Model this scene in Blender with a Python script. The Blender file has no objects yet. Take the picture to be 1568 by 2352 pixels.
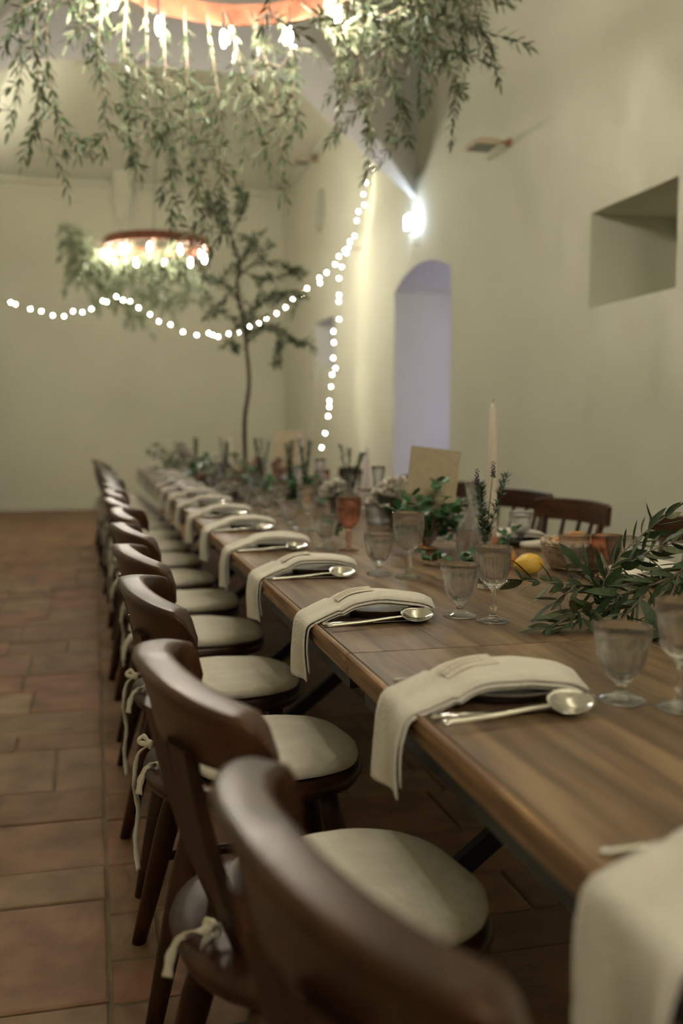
import bpy, bmesh, math, random
from math import sin, cos, pi, radians, sqrt
from mathutils import Vector, Matrix, noise

S = bpy.context.scene
COL = S.collection

# ------------------------------------------------------------------ camera
FPX, CXP, CYP, CAMH = 2287.0, 784.0, 1176.0, 1.13
TH = math.atan(191 / FPX)
PH = math.atan(569 * cos(TH) / FPX)
cam_d = bpy.data.cameras.new('camera')
cam = bpy.data.objects.new('camera', cam_d)
COL.objects.link(cam)
cam.location = (0, 0, CAMH)
cam.rotation_euler = (pi / 2 - TH, 0, -PH)
cam_d.sensor_fit = 'HORIZONTAL'
cam_d.sensor_width = 24.0
cam_d.lens = 35.0
cam_d.clip_start = 0.02
cam_d.dof.use_dof = True
cam_d.dof.focus_distance = 1.97
cam_d.dof.aperture_fstop = 2.2
S.camera = cam

# ------------------------------------------------------------------ world: blue dusk outside
W = bpy.data.worlds.new('dusk')
S.world = W
W.use_nodes = True
W.node_tree.nodes['Background'].inputs[0].default_value = (0.42, 0.41, 0.62, 1)
W.node_tree.nodes['Background'].inputs[1].default_value = 0.85

# ------------------------------------------------------------------ exposure
S.view_settings.view_transform = 'Standard'
S.view_settings.look = 'None'
S.view_settings.gamma = 1
S.view_settings.use_curve_mapping = False
S.view_settings.exposure = 1.95
S.cycles.use_denoising = True
S.cycles.sample_clamp_indirect = 4.0
S.cycles.max_bounces = 6
S.cycles.diffuse_bounces = 4
S.cycles.glossy_bounces = 3
S.cycles.transmission_bounces = 6
S.cycles.transparent_max_bounces = 10
S.cycles.use_adaptive_sampling = True
S.cycles.adaptive_threshold = 0.09
S.cycles.adaptive_min_samples = 16
S.cycles.caustics_reflective = False
S.cycles.caustics_refractive = False

BULB = 265.0        # radiance of the chandelier bulbs
FAIRY = 52.0       # radiance of the fairy light bulbs

# ------------------------------------------------------------------ helpers
_fw = Vector((sin(PH) * cos(TH), cos(PH) * cos(TH), -sin(TH)))
_rt = Vector((cos(PH), -sin(PH), 0))
_up = _rt.cross(_fw)
_C = Vector((0, 0, CAMH))


def ray(x, y):
    return _fw + _rt * ((x - CXP) / FPX) - _up * ((y - CYP) / FPX)


def at(x, y, depth):
    return _C + ray(x, y) * depth


def on_x(x, y, X):
    d = ray(x, y)
    return _C + d * (X / d.x)


def on_y(x, y, Y):
    d = ray(x, y)
    return _C + d * (Y / d.y)


def on_z(x, y, z):
    d = ray(x, y)
    return _C + d * ((z - CAMH) / d.z)


ORD = ['first', 'second', 'third', 'fourth', 'fifth', 'sixth', 'seventh', 'eighth', 'ninth', 'tenth', 'eleventh',
       'twelfth', 'thirteenth', 'fourteenth', 'fifteenth', 'sixteenth', 'seventeenth']


def tag(o, label=None, cat=None, group=None, kind=None):
    if label: o['label'] = label
    if cat: o['category'] = cat
    if group: o['group'] = group
    if kind: o['kind'] = kind
    return o


def empty(name, loc=(0, 0, 0), rz=0.0):
    o = bpy.data.objects.new(name, None)
    COL.objects.link(o)
    o.location = loc
    o.rotation_euler = (0, 0, rz)
    o.empty_display_size = 0.05
    return o


class MB:
    """collects faces for one mesh"""

    def __init__(self):
        self.v, self.f, self.m, self.s = [], [], [], []

    def add(self, vs, fs, mi=0, smooth=True):
        b = len(self.v)
        self.v.extend([tuple(p) for p in vs])
        for f in fs:
            self.f.append(tuple(i + b for i in f))
            self.m.append(mi)
            self.s.append(smooth)
        return self

    def box(self, x0, x1, y0, y1, z0, z1, bev=0.0, mi=0):
        if bev <= 0:
            vs = [(x0, y0, z0), (x1, y0, z0), (x1, y1, z0), (x0, y1, z0), (x0, y0, z1), (x1, y0, z1), (x1, y1, z1), (x0, y1, z1)]
            fs = [(3, 2, 1, 0), (4, 5, 6, 7), (0, 1, 5, 4), (1, 2, 6, 5), (2, 3, 7, 6), (3, 0, 4, 7)]
            return self.add(vs, fs, mi, False)
        b = bev
        rings = [(b, z0), (0, z0 + b), (0, z1 - b), (b, z1)]
        vs, fs = [], []
        for ins, z in rings:
            X0, X1, Y0, Y1 = x0 + ins, x1 - ins, y0 + ins, y1 - ins
            c = b * 0.6
            vs += [(X0 + c, Y0, z), (X1 - c, Y0, z), (X1, Y0 + c, z), (X1, Y1 - c, z), (X1 - c, Y1, z), (X0 + c, Y1, z), (X0, Y1 - c, z), (X0, Y0 + c, z)]
        for k in range(3):
            for i in range(8):
                j = (i + 1) % 8
                fs.append((k * 8 + i, k * 8 + j, k * 8 + 8 + j, k * 8 + 8 + i))
        fs.append(tuple(range(7, -1, -1)))
        fs.append(tuple(range(24, 32)))
        return self.add(vs, fs, mi, False)

    def lathe(self, prof, n=24, c=(0, 0, 0), mi=0, mod=None, smooth=True, close=False):
        """prof: list of (r, z); r==0 endpoints are capped by a point"""
        vs, fs, idx = [], [], []
        for k, (r, z) in enumerate(prof):
            if r < 1e-6:
                idx.append([len(vs)])
                vs.append((c[0], c[1], c[2] + z))
            else:
                row = []
                for i in range(n):
                    a = 2 * pi * i / n
                    rr = r * (mod(k, r, z, a) if mod else 1)
                    row.append(len(vs))
                    vs.append((c[0] + rr * cos(a), c[1] + rr * sin(a), c[2] + z))
                idx.append(row)
        pairs = list(zip(idx[:-1], idx[1:]))
        if close: pairs.append((idx[-1], idx[0]))
        for A, B in pairs:
            if len(A) == 1 and len(B) == 1: continue
            for i in range(n):
                j = (i + 1) % n
                if len(A) == 1:
                    fs.append((A[0], B[j], B[i]))
                elif len(B) == 1:
                    fs.append((A[i], A[j], B[0]))
                else:
                    fs.append((A[i], A[j], B[j], B[i]))
        return self.add(vs, fs, mi, smooth)

    def tube(self, pts, rad, n=6, mi=0, cap=True, flat=1.0):
        """rad: number or list; flat squashes the section along its binormal"""
        pts = [Vector(p) for p in pts]
        N = len(pts)
        rs = rad if isinstance(rad, (list, tuple)) else [rad] * N
        vs, fs = [], []
        ref = None
        for k in range(N):
            t = (pts[min(k + 1, N - 1)] - pts[max(k - 1, 0)])
            if t.length < 1e-9: t = Vector((0, 0, 1))
            t.normalize()
            if ref is None:
                ref = Vector((0, 0, 1)) if abs(t.z) < 0.9 else Vector((1, 0, 0))
            u = t.cross(ref)
            if u.length < 1e-6: u = t.orthogonal()
            u.normalize()
            w = u.cross(t).normalized()
            ref = w
            for i in range(n):
                a = 2 * pi * i / n
                vs.append(pts[k] + u * (rs[k] * cos(a)) + w * (rs[k] * flat * sin(a)))
        for k in range(N - 1):
            for i in range(n):
                j = (i + 1) % n
                fs.append((k * n + i, k * n + j, k * n + n + j, k * n + n + i))
        if cap:
            fs.append(tuple(range(n - 1, -1, -1)))
            fs.append(tuple(range((N - 1) * n, N * n)))
        return self.add(vs, fs, mi, True)

    def ribbon(self, pts, wv, w, th=.0012, mi=0):
        pts = [Vector(p) for p in pts]
        wv = Vector(wv).normalized()
        rings = []
        for k, p in enumerate(pts):
            t = (pts[min(k + 1, len(pts) - 1)] - pts[max(k - 1, 0)]).normalized()
            u = (wv - t * wv.dot(t)).normalized()
            n_ = t.cross(u)
            ww = w * (1 + .15 * sin(k * 1.7))
            rings.append([p + u * ww + n_ * th, p - u * ww + n_ * th * .3, p - u * ww - n_ * th, p + u * ww - n_ * th * .3])
        return self.loft(rings, mi)

    def loft(self, rings, mi=0, cap=True, smooth=True):
        n = len(rings[0])
        vs, fs = [], []
        for r in rings: vs += [tuple(p) for p in r]
        for k in range(len(rings) - 1):
            for i in range(n):
                j = (i + 1) % n
                fs.append((k * n + i, k * n + j, k * n + n + j, k * n + n + i))
        if cap:
            fs.append(tuple(range(n - 1, -1, -1)))
            fs.append(tuple(range((len(rings) - 1) * n, len(rings) * n)))
        return self.add(vs, fs, mi, smooth)

    def mesh(self, name, mats):
        me = bpy.data.meshes.new(name)
        me.from_pydata(self.v, [], self.f)
        for m in (mats if isinstance(mats, (list, tuple)) else [mats]):
            me.materials.append(m)
        me.polygons.foreach_set('material_index', self.m)
        me.polygons.foreach_set('use_smooth', self.s)
        me.update()
        bm = bmesh.new()
        bm.from_mesh(me)
        bmesh.ops.recalc_face_normals(bm, faces=bm.faces)
        bm.to_mesh(me)
        bm.free()
        return me

    def build(self, name, mats, parent=None, loc=(0, 0, 0)):
        return link(name, self.mesh(name, mats), parent, loc)


def link(name, me, parent=None, loc=(0, 0, 0), rot=(0, 0, 0)):
    o = bpy.data.objects.new(name, me)
    COL.objects.link(o)
    o.parent = parent
    o.location = loc
    o.rotation_euler = rot
    return o


def kids(o):
    return [c for c in KID.get(o.name, [])]


def copy_tree(o, parent=None):
    c = o.copy()
    COL.objects.link(c)
    c.parent = parent
    for ch in list(o.children):
        copy_tree(ch, c)
    return c


def superring(a, b, n, z, cx=0, cy=0, N=40):
    out = []
    for i in range(N):
        t = 2 * pi * i / N
        ct, st = cos(t), sin(t)
        out.append((cx + a * math.copysign(abs(ct) ** (2 / n), ct), cy + b * math.copysign(abs(st) ** (2 / n), st), z))
    return out


def smooth_poly(pts, sub=6):
    """Catmull-Rom through points"""
    P = [Vector(p) for p in pts]
    out = []
    for i in range(len(P) - 1):
        p0, p1, p2, p3 = P[max(i - 1, 0)], P[i], P[i + 1], P[min(i + 2, len(P) - 1)]
        for k in range(sub):
            t = k / sub
            out.append(0.5 * ((2 * p1) + (p2 - p0) * t + (2 * p0 - 5 * p1 + 4 * p2 - p3) * t * t + (3 * p1 - p0 - 3 * p2 + p3) * t ** 3))
    out.append(P[-1])
    return out


# ------------------------------------------------------------------ materials
def mat(name, col, rough=0.6, metal=0.0, spec=0.5, coat=0.0):
    m = bpy.data.materials.new(name)
    m.use_nodes = True
    b = m.node_tree.nodes['Principled BSDF']
    b.inputs['Base Color'].default_value = (*col, 1)
    b.inputs['Roughness'].default_value = rough
    b.inputs['Metallic'].default_value = metal
    b.inputs['Specular IOR Level'].default_value = spec
    b.inputs['Coat Weight'].default_value = coat
    return m


def nodes(m):
    nt = m.node_tree
    return nt, nt.nodes, nt.links, nt.nodes['Principled BSDF']


def noise_col(m, c1, c2, scale=(5, 5, 5), detail=4, coord='Object', bump=0.0, bump_scale=None, lo=0.3, hi=0.7, dist=0.0, c3=None):
    nt, N, L, B = nodes(m)
    tc = N.new('ShaderNodeTexCoord')
    mp = N.new('ShaderNodeMapping')
    mp.inputs['Scale'].default_value = scale
    L.new(tc.outputs[coord], mp.inputs[0])
    nz = N.new('ShaderNodeTexNoise')
    nz.inputs['Scale'].default_value = 1.0
    nz.inputs['Detail'].default_value = detail
    nz.inputs['Distortion'].default_value = dist
    L.new(mp.outputs[0], nz.inputs['Vector'])
    rp = N.new('ShaderNodeValToRGB')
    rp.color_ramp.elements[0].position = lo
    rp.color_ramp.elements[1].position = hi
    rp.color_ramp.elements[0].color = (*c1, 1)
    rp.color_ramp.elements[1].color = (*c2, 1)
    if c3:
        e = rp.color_ramp.elements.new((lo + hi) / 2)
        e.color = (*c3, 1)
    L.new(nz.outputs[0], rp.inputs[0])
    L.new(rp.outputs[0], B.inputs['Base Color'])
    if bump:
        bs = bump_scale or scale
        mp2 = N.new('ShaderNodeMapping')
        mp2.inputs['Scale'].default_value = bs
        L.new(tc.outputs[coord], mp2.inputs[0])
        n2 = N.new('ShaderNodeTexNoise')
        n2.inputs['Scale'].default_value = 1.0
        n2.inputs['Detail'].default_value = 3
        L.new(mp2.outputs[0], n2.inputs['Vector'])
        bp = N.new('ShaderNodeBump')
        bp.inputs['Strength'].default_value = bump
        bp.inputs['Distance'].default_value = 0.01
        L.new(n2.outputs[0], bp.inputs['Height'])
        L.new(bp.outputs[0], B.inputs['Normal'])
    return m


M = {}
M['wall'] = noise_col(mat('plaster', (.6, .56, .45), .9, spec=.2), (.545, .535, .425), (.61, .60, .485), (.7, .7, .7), 5, bump=.25, bump_scale=(6, 6, 6))
M['ceil'] = noise_col(mat('arch_cool_light_tone', (.6, .58, .52), .9, spec=.2), (.56, .54, .50), (.6, .58, .54), (1, 1, 1), 3)  # greyer than the walls: cooler light on the arch put into the colour
M['grout'] = noise_col(mat('grout', (.16, .12, .075), .9), (.13, .095, .058), (.21, .16, .10), (6, 6, 6))
M['metal_dark'] = mat('dark_steel', (.018, .018, .019), .45, .6)
M['steel'] = mat('cutlery_steel', (.62, .60, .56), .16, 1.0)
M['copper'] = noise_col(mat('rusted_hoop', (.22, .07, .03), .6, .2), (.13, .04, .018), (.27, .09, .04), (14, 14, 14), 5)
M['white_plastic'] = mat('white_plastic', (.75, .74, .70), .4)
M['wire'] = mat('wire_green', (.06, .07, .04), .6)
M['black'] = mat('black_fixture', (.05, .05, .045), .5)
M['lens'] = mat('floodlight_glass', (.10, .12, .11), .15)
M['brass'] = mat('aged_brass', (.35, .17, .07), .45, .5)


def wood(name, c1, c2, scale, rough, coat=0.0, c3=None, axis='x', random_tint=0.0):
    m = mat(name, c1, rough, coat=coat, spec=.32)
    m.node_tree.nodes['Principled BSDF'].inputs['Specular Tint'].default_value = (1, .80, .60, 1)
    noise_col(m, c1, c2, scale, 6, lo=.28, hi=.72, dist=.6, c3=c3, bump=.08, bump_scale=tuple(s * 1.3 for s in scale))
    if random_tint:
        nt, N, L, B = nodes(m)
        lk = B.inputs['Base Color'].links[0]
        src = lk.from_socket
        oi = N.new('ShaderNodeObjectInfo')
        hsv = N.new('ShaderNodeHueSaturation')
        mr = N.new('ShaderNodeMapRange')
        mr.inputs[3].default_value = 1 - random_tint
        mr.inputs[4].default_value = 1 + random_tint
        L.new(oi.outputs['Random'], mr.inputs[0])
        L.new(mr.outputs[0], hsv.inputs['Value'])
        L.new(src, hsv.inputs['Color'])
        L.new(hsv.outputs[0], B.inputs['Base Color'])
    return m


M['chair'] = wood('chair_wood', (.011, .0042, .002), (.046, .016, .0075), (22, 22, 5), .40, coat=.0, c3=(.024, .0085, .004), random_tint=.25)
M['rail'] = wood('chair_rail_wood', (.024, .0095, .005), (.072, .033, .016), (18, 5, 18), .34, coat=.0, c3=(.040, .017, .0085), random_tint=.25)
M['top'] = wood('tabletop_wood', (.058, .034, .018), (.265, .172, .094), (30, 2.2, 30), .40, c3=(.140, .087, .046), random_tint=.08)
M['edge'] = wood('table_edge_wood', (.15, .08, .035), (.44, .26, .12), (60, 4, 60), .45, c3=(.22, .12, .055))
M['linen'] = noise_col(mat('cushion_linen', (.5, .46, .37), .95, spec=.1), (.62, .575, .465), (.70, .65, .54), (14, 20, 14), 4, bump=.35, bump_scale=(60, 60, 60))
M['napkin'] = noise_col(mat('napkin_linen', (.64, .60, .52), .95, spec=.1), (.60, .56, .48), (.68, .64, .56), (12, 12, 12), 3, bump=.3, bump_scale=(160, 160, 160))
M['lilac'] = mat('lilac_napkin', (.50, .42, .50), .95, spec=.1)
M['card'] = noise_col(mat('card_paper', (.60, .55, .46), .9, spec=.1), (.58, .53, .43), (.63, .58, .48), (30, 30, 30))
M['kraft'] = noise_col(mat('menu_paper', (.44, .37, .26), .9, spec=.1), (.42, .35, .245), (.47, .40, .285), (40, 40, 40))
M['ink'] = mat('printed_ink', (.38, .31, .22), .9)
M['plate'] = noise_col(mat('stoneware', (.13, .11, .09), .35), (.10, .085, .07), (.19, .165, .135), (40, 40, 40))
M['candle'] = mat('candle_wax', (.66, .58, .48), .5)
M['candle_pink'] = mat('candle_wax_lilac', (.50, .44, .46), .5)
M['lemon'] = noise_col(mat('lemon_peel', (.75, .46, .06), .45), (.70, .40, .05), (.80, .52, .09), (30, 30, 30), bump=.3, bump_scale=(150, 150, 150))
M['orange'] = noise_col(mat('orange_peel', (.75, .27, .04), .5), (.70, .24, .03), (.8, .33, .06), (30, 30, 30), bump=.3, bump_scale=(150, 150, 150))
M['fruit_red'] = noise_col(mat('red_fruit', (.6, .05, .03), .35), (.55, .04, .03), (.80, .45, .08), (12, 12, 12), lo=.45, hi=.75)
M['wicker'] = wood('wicker', (.28, .20, .13), (.62, .50, .38), (60, 60, 60), .8)
M['bread'] = noise_col(mat('bread_crust', (.42, .19, .08), .8), (.30, .11, .04), (.58, .33, .15), (25, 25, 25), bump=.5, bump_scale=(60, 60, 60))
M['stem'] = noise_col(mat('olive_stem', (.20, .15, .10), .8), (.15, .11, .07), (.27, .21, .145), (40, 40, 40))
M['bark'] = noise_col(mat('bark', (.07, .045, .03), .9), (.045, .03, .02), (.11, .075, .05), (50, 50, 20), bump=.6)
M['leaf_top'] = noise_col(mat('olive_leaf', (.032, .055, .027), .5, spec=.25), (.018, .036, .016), (.052, .082, .032), (9, 9, 9))
M['leaf_under'] = noise_col(mat('olive_leaf_underside', (.14, .16, .09), .7, spec=.25), (.10, .12, .065), (.18, .20, .12), (9, 9, 9))
M['leaf_pale'] = noise_col(mat('pale_leaf', (.13, .16, .08), .6), (.09, .12, .055), (.21, .24, .13), (8, 8, 8))
M['ivy'] = noise_col(mat('ivy_leaf', (.025, .10, .03), .35), (.015, .065, .02), (.045, .15, .05), (14, 14, 14))
M['rosemary'] = noise_col(mat('rosemary_leaf', (.05, .09, .04), .6), (.035, .07, .03), (.08, .125, .06), (30, 30, 30))
M['lavender'] = mat('lavender_bud', (.055, .035, .06), .8)
M['petal'] = noise_col(mat('white_petal', (.75, .7, .62), .8), (.7, .65, .57), (.82, .78, .72), (20, 20, 20))
M['petal_orange'] = mat('orange_petal', (.55, .15, .06), .8)
M['petal_pink'] = mat('dusky_petal', (.38, .17, .14), .8)
M['terracotta'] = mat('terracotta_holder', (.50, .17, .07), .8)
M['beige'] = mat('beige_enamel', (.42, .34, .24), .6)
M['water'] = mat('tinted_water', (.3, .2, .12), .1)
M['paint_door'] = mat('door_paint', (.42, .41, .50), .6)


def glass(name, col=(1, 1, 1), refr=.72, ior=1.5):
    """thin clear glass: fresnel reflection over see-through, with a share of true refraction"""
    m = bpy.data.materials.new(name)
    m.use_nodes = True
    nt = m.node_tree
    N, L = nt.nodes, nt.links
    b = N['Principled BSDF']
    b.inputs['Base Color'].default_value = (*col, 1)
    b.inputs['Roughness'].default_value = 0
    b.inputs['IOR'].default_value = ior
    b.inputs['Transmission Weight'].default_value = 1.0
    t = N.new('ShaderNodeBsdfTransparent')
    t.inputs[0].default_value = (*[.97 * c for c in col], 1)
    g = N.new('ShaderNodeBsdfGlossy')
    g.inputs['Roughness'].default_value = .02
    lw = N.new('ShaderNodeLayerWeight')
    pw = N.new('ShaderNodeMath'); pw.operation = 'POWER'; pw.inputs[1].default_value = 4.0
    L.new(lw.outputs['Facing'], pw.inputs[0])
    fr = N.new('ShaderNodeMapRange')
    fr.inputs[3].default_value = .015
    fr.inputs[4].default_value = .22
    L.new(pw.outputs[0], fr.inputs[0])
    m1 = N.new('ShaderNodeMixShader')
    L.new(fr.outputs[0], m1.inputs[0])
    L.new(t.outputs[0], m1.inputs[1])
    L.new(g.outputs[0], m1.inputs[2])
    mx = N.new('ShaderNodeMixShader')
    mx.inputs[0].default_value = refr
    L.new(m1.outputs[0], mx.inputs[1])
    L.new(b.outputs[0], mx.inputs[2])
    L.new(mx.outputs[0], N['Material Output'].inputs[0])
    return m


M['glass'] = glass('clear_glass')
M['glass_pink'] = glass('pink_glass', (1.0, .72, .62))
M['pane'] = glass('window_glass', (.95, .95, 1.0), .0)


def emit(name, col, st):
    m = bpy.data.materials.new(name)
    m.use_nodes = True
    b = m.node_tree.nodes['Principled BSDF']
    b.inputs['Base Color'].default_value = (.8, .8, .8, 1)
    b.inputs['Emission Color'].default_value = (*col, 1)
    b.inputs['Emission Strength'].default_value = st
    return m


M['bulb'] = emit('bulb_glow', (1.0, .93, .80), BULB)
M['fairy'] = emit('fairy_glow', (1.0, .93, .70), FAIRY)
M['uplight'] = emit('added_uplight_glow', (1.0, .94, .80), 150.0)  # emission of the added, unseen troughs
M['led'] = emit('cool_led', (.60, .77, 1.0), 16.0)

# terracotta tiles: every tile its own tint
m = mat('terracotta_tile', (.2, .1, .06), .62, spec=.35)
nt, N, L, B = nodes(m)
oi = N.new('ShaderNodeObjectInfo')
ge = N.new('ShaderNodeNewGeometry')
ad = N.new('ShaderNodeMath'); ad.operation = 'ADD'
L.new(oi.outputs['Random'], ad.inputs[0])
L.new(ge.outputs['Random Per Island'], ad.inputs[1])
fr = N.new('ShaderNodeMath'); fr.operation = 'FRACT'
L.new(ad.outputs[0], fr.inputs[0])
rp = N.new('ShaderNodeValToRGB')
cr = rp.color_ramp
cr.elements[0].color = (.165, .094, .052, 1)
cr.elements[1].color = (.245, .160, .088, 1)
for p, c in ((.3, (.215, .124, .070, 1)), (.55, (.245, .118, .068, 1)), (.75, (.20, .124, .070, 1))):
    e = cr.elements.new(p); e.color = c
L.new(fr.outputs[0], rp.inputs[0])
nz = N.new('ShaderNodeTexNoise'); nz.inputs['Scale'].default_value = 7; nz.inputs['Detail'].default_value = 6
L.new(ge.outputs['Position'], nz.inputs['Vector'])
mr = N.new('ShaderNodeMapRange'); mr.inputs[1].default_value = .3; mr.inputs[2].default_value = .7; mr.inputs[3].default_value = .72; mr.inputs[4].default_value = 1.25
L.new(nz.outputs[0], mr.inputs[0])
hs = N.new('ShaderNodeHueSaturation')
L.new(mr.outputs[0], hs.inputs['Value'])
L.new(rp.outputs[0], hs.inputs['Color'])
L.new(hs.outputs[0], B.inputs['Base Color'])
bp = N.new('ShaderNodeBump'); bp.inputs['Strength'].default_value = .35; bp.inputs['Distance'].default_value = .01
n3 = N.new('ShaderNodeTexNoise'); n3.inputs['Scale'].default_value = 22; n3.inputs['Detail'].default_value = 5
L.new(ge.outputs['Position'], n3.inputs['Vector'])
L.new(n3.outputs[0], bp.inputs['Height'])
L.new(bp.outputs[0], B.inputs['Normal'])
M['tile'] = m

# ------------------------------------------------------------------ room shell
XL, XR, YB, YF = -1.6, 2.7, -4.2, 14.35
TW = 0.8                      # wall thickness
ZT = 6.4


def struct(name, mb, mats, label, cat=None):
    o = mb.build(name, mats)
    tag(o, label, cat, kind='structure')
    return o


floor = struct('floor', MB().box(XL - .3, XR + TW, YB - .3, YF + .3, -.12, -.006), M['grout'], 'old terracotta tile floor with pale mortar joints', 'floor')


def cut(target, cutters):
    for c in cutters:
        md = target.modifiers.new('b', 'BOOLEAN')
        md.operation = 'DIFFERENCE'
        md.solver = 'EXACT'
        md.object = c
    dg = bpy.context.evaluated_depsgraph_get()
    me = bpy.data.meshes.new_from_object(target.evaluated_get(dg))
    target.modifiers.clear()
    target.data = me
    for c in cutters:
        d = c.data
        bpy.data.objects.remove(c)
        bpy.data.meshes.remove(d)


def prism_x(pts_yz, x0, x1):
    n = len(pts_yz)
    vs = [(x0, y, z) for y, z in pts_yz] + [(x1, y, z) for y, z in pts_yz]
    fs = [tuple(range(n)), tuple(range(2 * n - 1, n - 1, -1))] + [(i, i + n, (i + 1) % n + n, (i + 1) % n) for i in range(n)]
    return MB().add(vs, fs, 0, False)


wall_r = struct('wall_right', MB().box(XR, XR + TW, YB - .3, YF + .3, -.1, ZT), M['wall'], 'long cream plaster wall with deep niches beside the table', 'wall')
D0, D1 = 7.38, 8.88
door_pts = [(D0, -.2), (D1, -.2), (D1, 2.38)]
for k in range(1, 14):
    a = k / 14
    y = D1 + (D0 - D1) * a
    door_pts.append((y, 2.38 + .15 * (1 - (2 * a - 1) ** 2)))
door_pts.append((D0, 2.38))
cutters = [prism_x(door_pts, XR - .1, XR + TW + .1).build('c1', M['wall'])]
cutters.append(prism_x([(4.285, 1.80), (5.14, 1.80), (5.14, 2.32), (4.285, 2.32)], XR - .1, XR + .55).build('c2', M['wall']))
cutters.append(prism_x([(11.25, 1.85), (12.25, 1.85), (12.25, 2.43), (11.25, 2.43)], XR - .1, XR + TW + .1).build('c3', M['wall']))
cutters.append(prism_x([(8.22 + .48 * cos(2 * pi * k / 40), 3.72 + .48 * sin(2 * pi * k / 40)) for k in range(40)], XR - .1, XR + .32).build('c4', M['wall']))
cutters.append(prism_x([(11.96 + .26 * cos(2 * pi * k / 32), 3.74 + .26 * sin(2 * pi * k / 32)) for k in range(32)], XR - .1, XR + .3).build('c5', M['wall']))
cut(wall_r, cutters)

struct('wall_far', MB().box(XL - .3, XR + .01, YF, YF + .3, -.1, ZT), M['wall'], 'plain cream plaster end wall behind the fairy lights', 'wall')
struct('wall_left', MB().box(XL - .3, XL, YB - .3, YF + .3, -.1, ZT), M['wall'], 'cream plaster wall along the aisle', 'wall')
struct('wall_near', MB().box(XL - .3, XR + .01, YB - .3, YB, -.1, ZT), M['wall'], 'cream plaster wall closing the near end', 'wall')

# ceiling of the near bay and hipped ceiling of the far bay
cb = MB()
cb.box(XL - .3, XR + TW, YB - .3, 8.5, 4.75, 4.95)
struct('ceiling', cb, M['wall'], 'cream flat ceiling above the long table', 'ceiling')
cb = MB()
z0, z1 = 4.5, 5.9
o_ = [(XL - .05, 8.3, z0), (XR + .05, 8.3, z0), (XR + .05, YF + .05, z0), (XL - .05, YF + .05, z0)]
i_ = [(XL + 1.3, 8.3, z1), (XR - 1.3, 8.3, z1), (XR - 1.3, YF - 3.0, z1), (XL + 1.3, YF - 3.0, z1)]
cb.add(o_ + i_, [(1, 2, 6, 5), (2, 3, 7, 6), (3, 0, 4, 7), (4, 5, 6, 7)], 0, False)
cb.add([(p[0], p[1], p[2] + .12) for p in o_ + i_], [(5, 6, 2, 1), (6, 7, 3, 2), (7, 4, 0, 3), (7, 6, 5, 4)], 0, False)
struct('ceiling_vault', cb, M['wall'], 'cream hipped vault over the far bay', 'ceiling')

# transverse arch between the bays: flat-topped, tapering to the wall
prof = [(2.72, 3.08), (2.55, 3.22), (2.37, 3.37), (2.18, 3.52), (1.99, 3.67), (1.76, 3.87), (1.60, 3.97), (1.40, 4.01), (1.0, 4.02), (.55, 4.02),
        (.1, 4.02), (-.3, 4.01), (-.5, 3.97), (-.66, 3.87), (-.89, 3.67), (-1.08, 3.52), (-1.27, 3.37), (-1.45, 3.22), (-1.62, 3.08)]
yb = 8.40
vs, fs = [], []
for x, z in prof:
    t = min(1, max(0, (2.72 - x) / 1.2)) * min(1, max(0, (x + 1.62) / 1.2))
    yf = yb - .12 - .95 * t
    vs += [(x, yb, z + .03), (x, yb - .05, z), (x, yf, z + .0), (x, yf, 4.8), (x, yb, 6.2)]
n = len(prof)
for k in range(n - 1):
    for j in range(5):
        fs.append((k * 5 + j, k * 5 + (j + 1) % 5, k * 5 + 5 + (j + 1) % 5, k * 5 + 5 + j))
struct('beam_arch', MB().add(vs, fs, 0, False), M['ceil'], 'broad transverse arch crossing the hall overhead, cooler light in its grey', 'arch')

# rib of the far vault, cornices and baseboard
rb = MB()
path = [(YF - .06, 4.0, .10), (YF - .10, 4.35, .11), (YF - .22, 4.62, .12), (YF - 1.1, 5.02, .125), (YF - 2.2, 5.52, .13), (YF - 3.1, 5.86, .14)]
rb.loft([[(.44 - w, y, z), (.44 + w, y, z), (.44 + w, y + .22, z + .12), (.44 - w, y + .22, z + .12)] for y, z, w in path], smooth=False)
struct('trim_1', rb, M['wall'], 'cream plaster rib rising up the middle of the far vault', 'rib')
tr = MB().box(XL, .30, YF - .05, YF + .01, 4.44, 4.52, .012)
struct('trim_2', tr, M['wall'], 'thin cornice on the end wall, aisle half', 'cornice')
tr = MB().box(.58, XR, YF - .05, YF + .01, 4.44, 4.52, .012)
struct('trim_3', tr, M['wall'], 'thin cornice on the end wall, table half', 'cornice')
tr = MB().box(XR - .05, XR + .01, 8.45, YF - .06, 4.44, 4.52, .012)
struct('trim_4', tr, M['wall'], 'thin cornice along the long wall of the far bay', 'cornice')
struct('baseboard_far', MB().box(XL, XR, YF - .03, YF + .01, -.006, .095, .008), M['wall'], 'low painted skirting at the foot of the end wall', 'baseboard')

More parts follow.
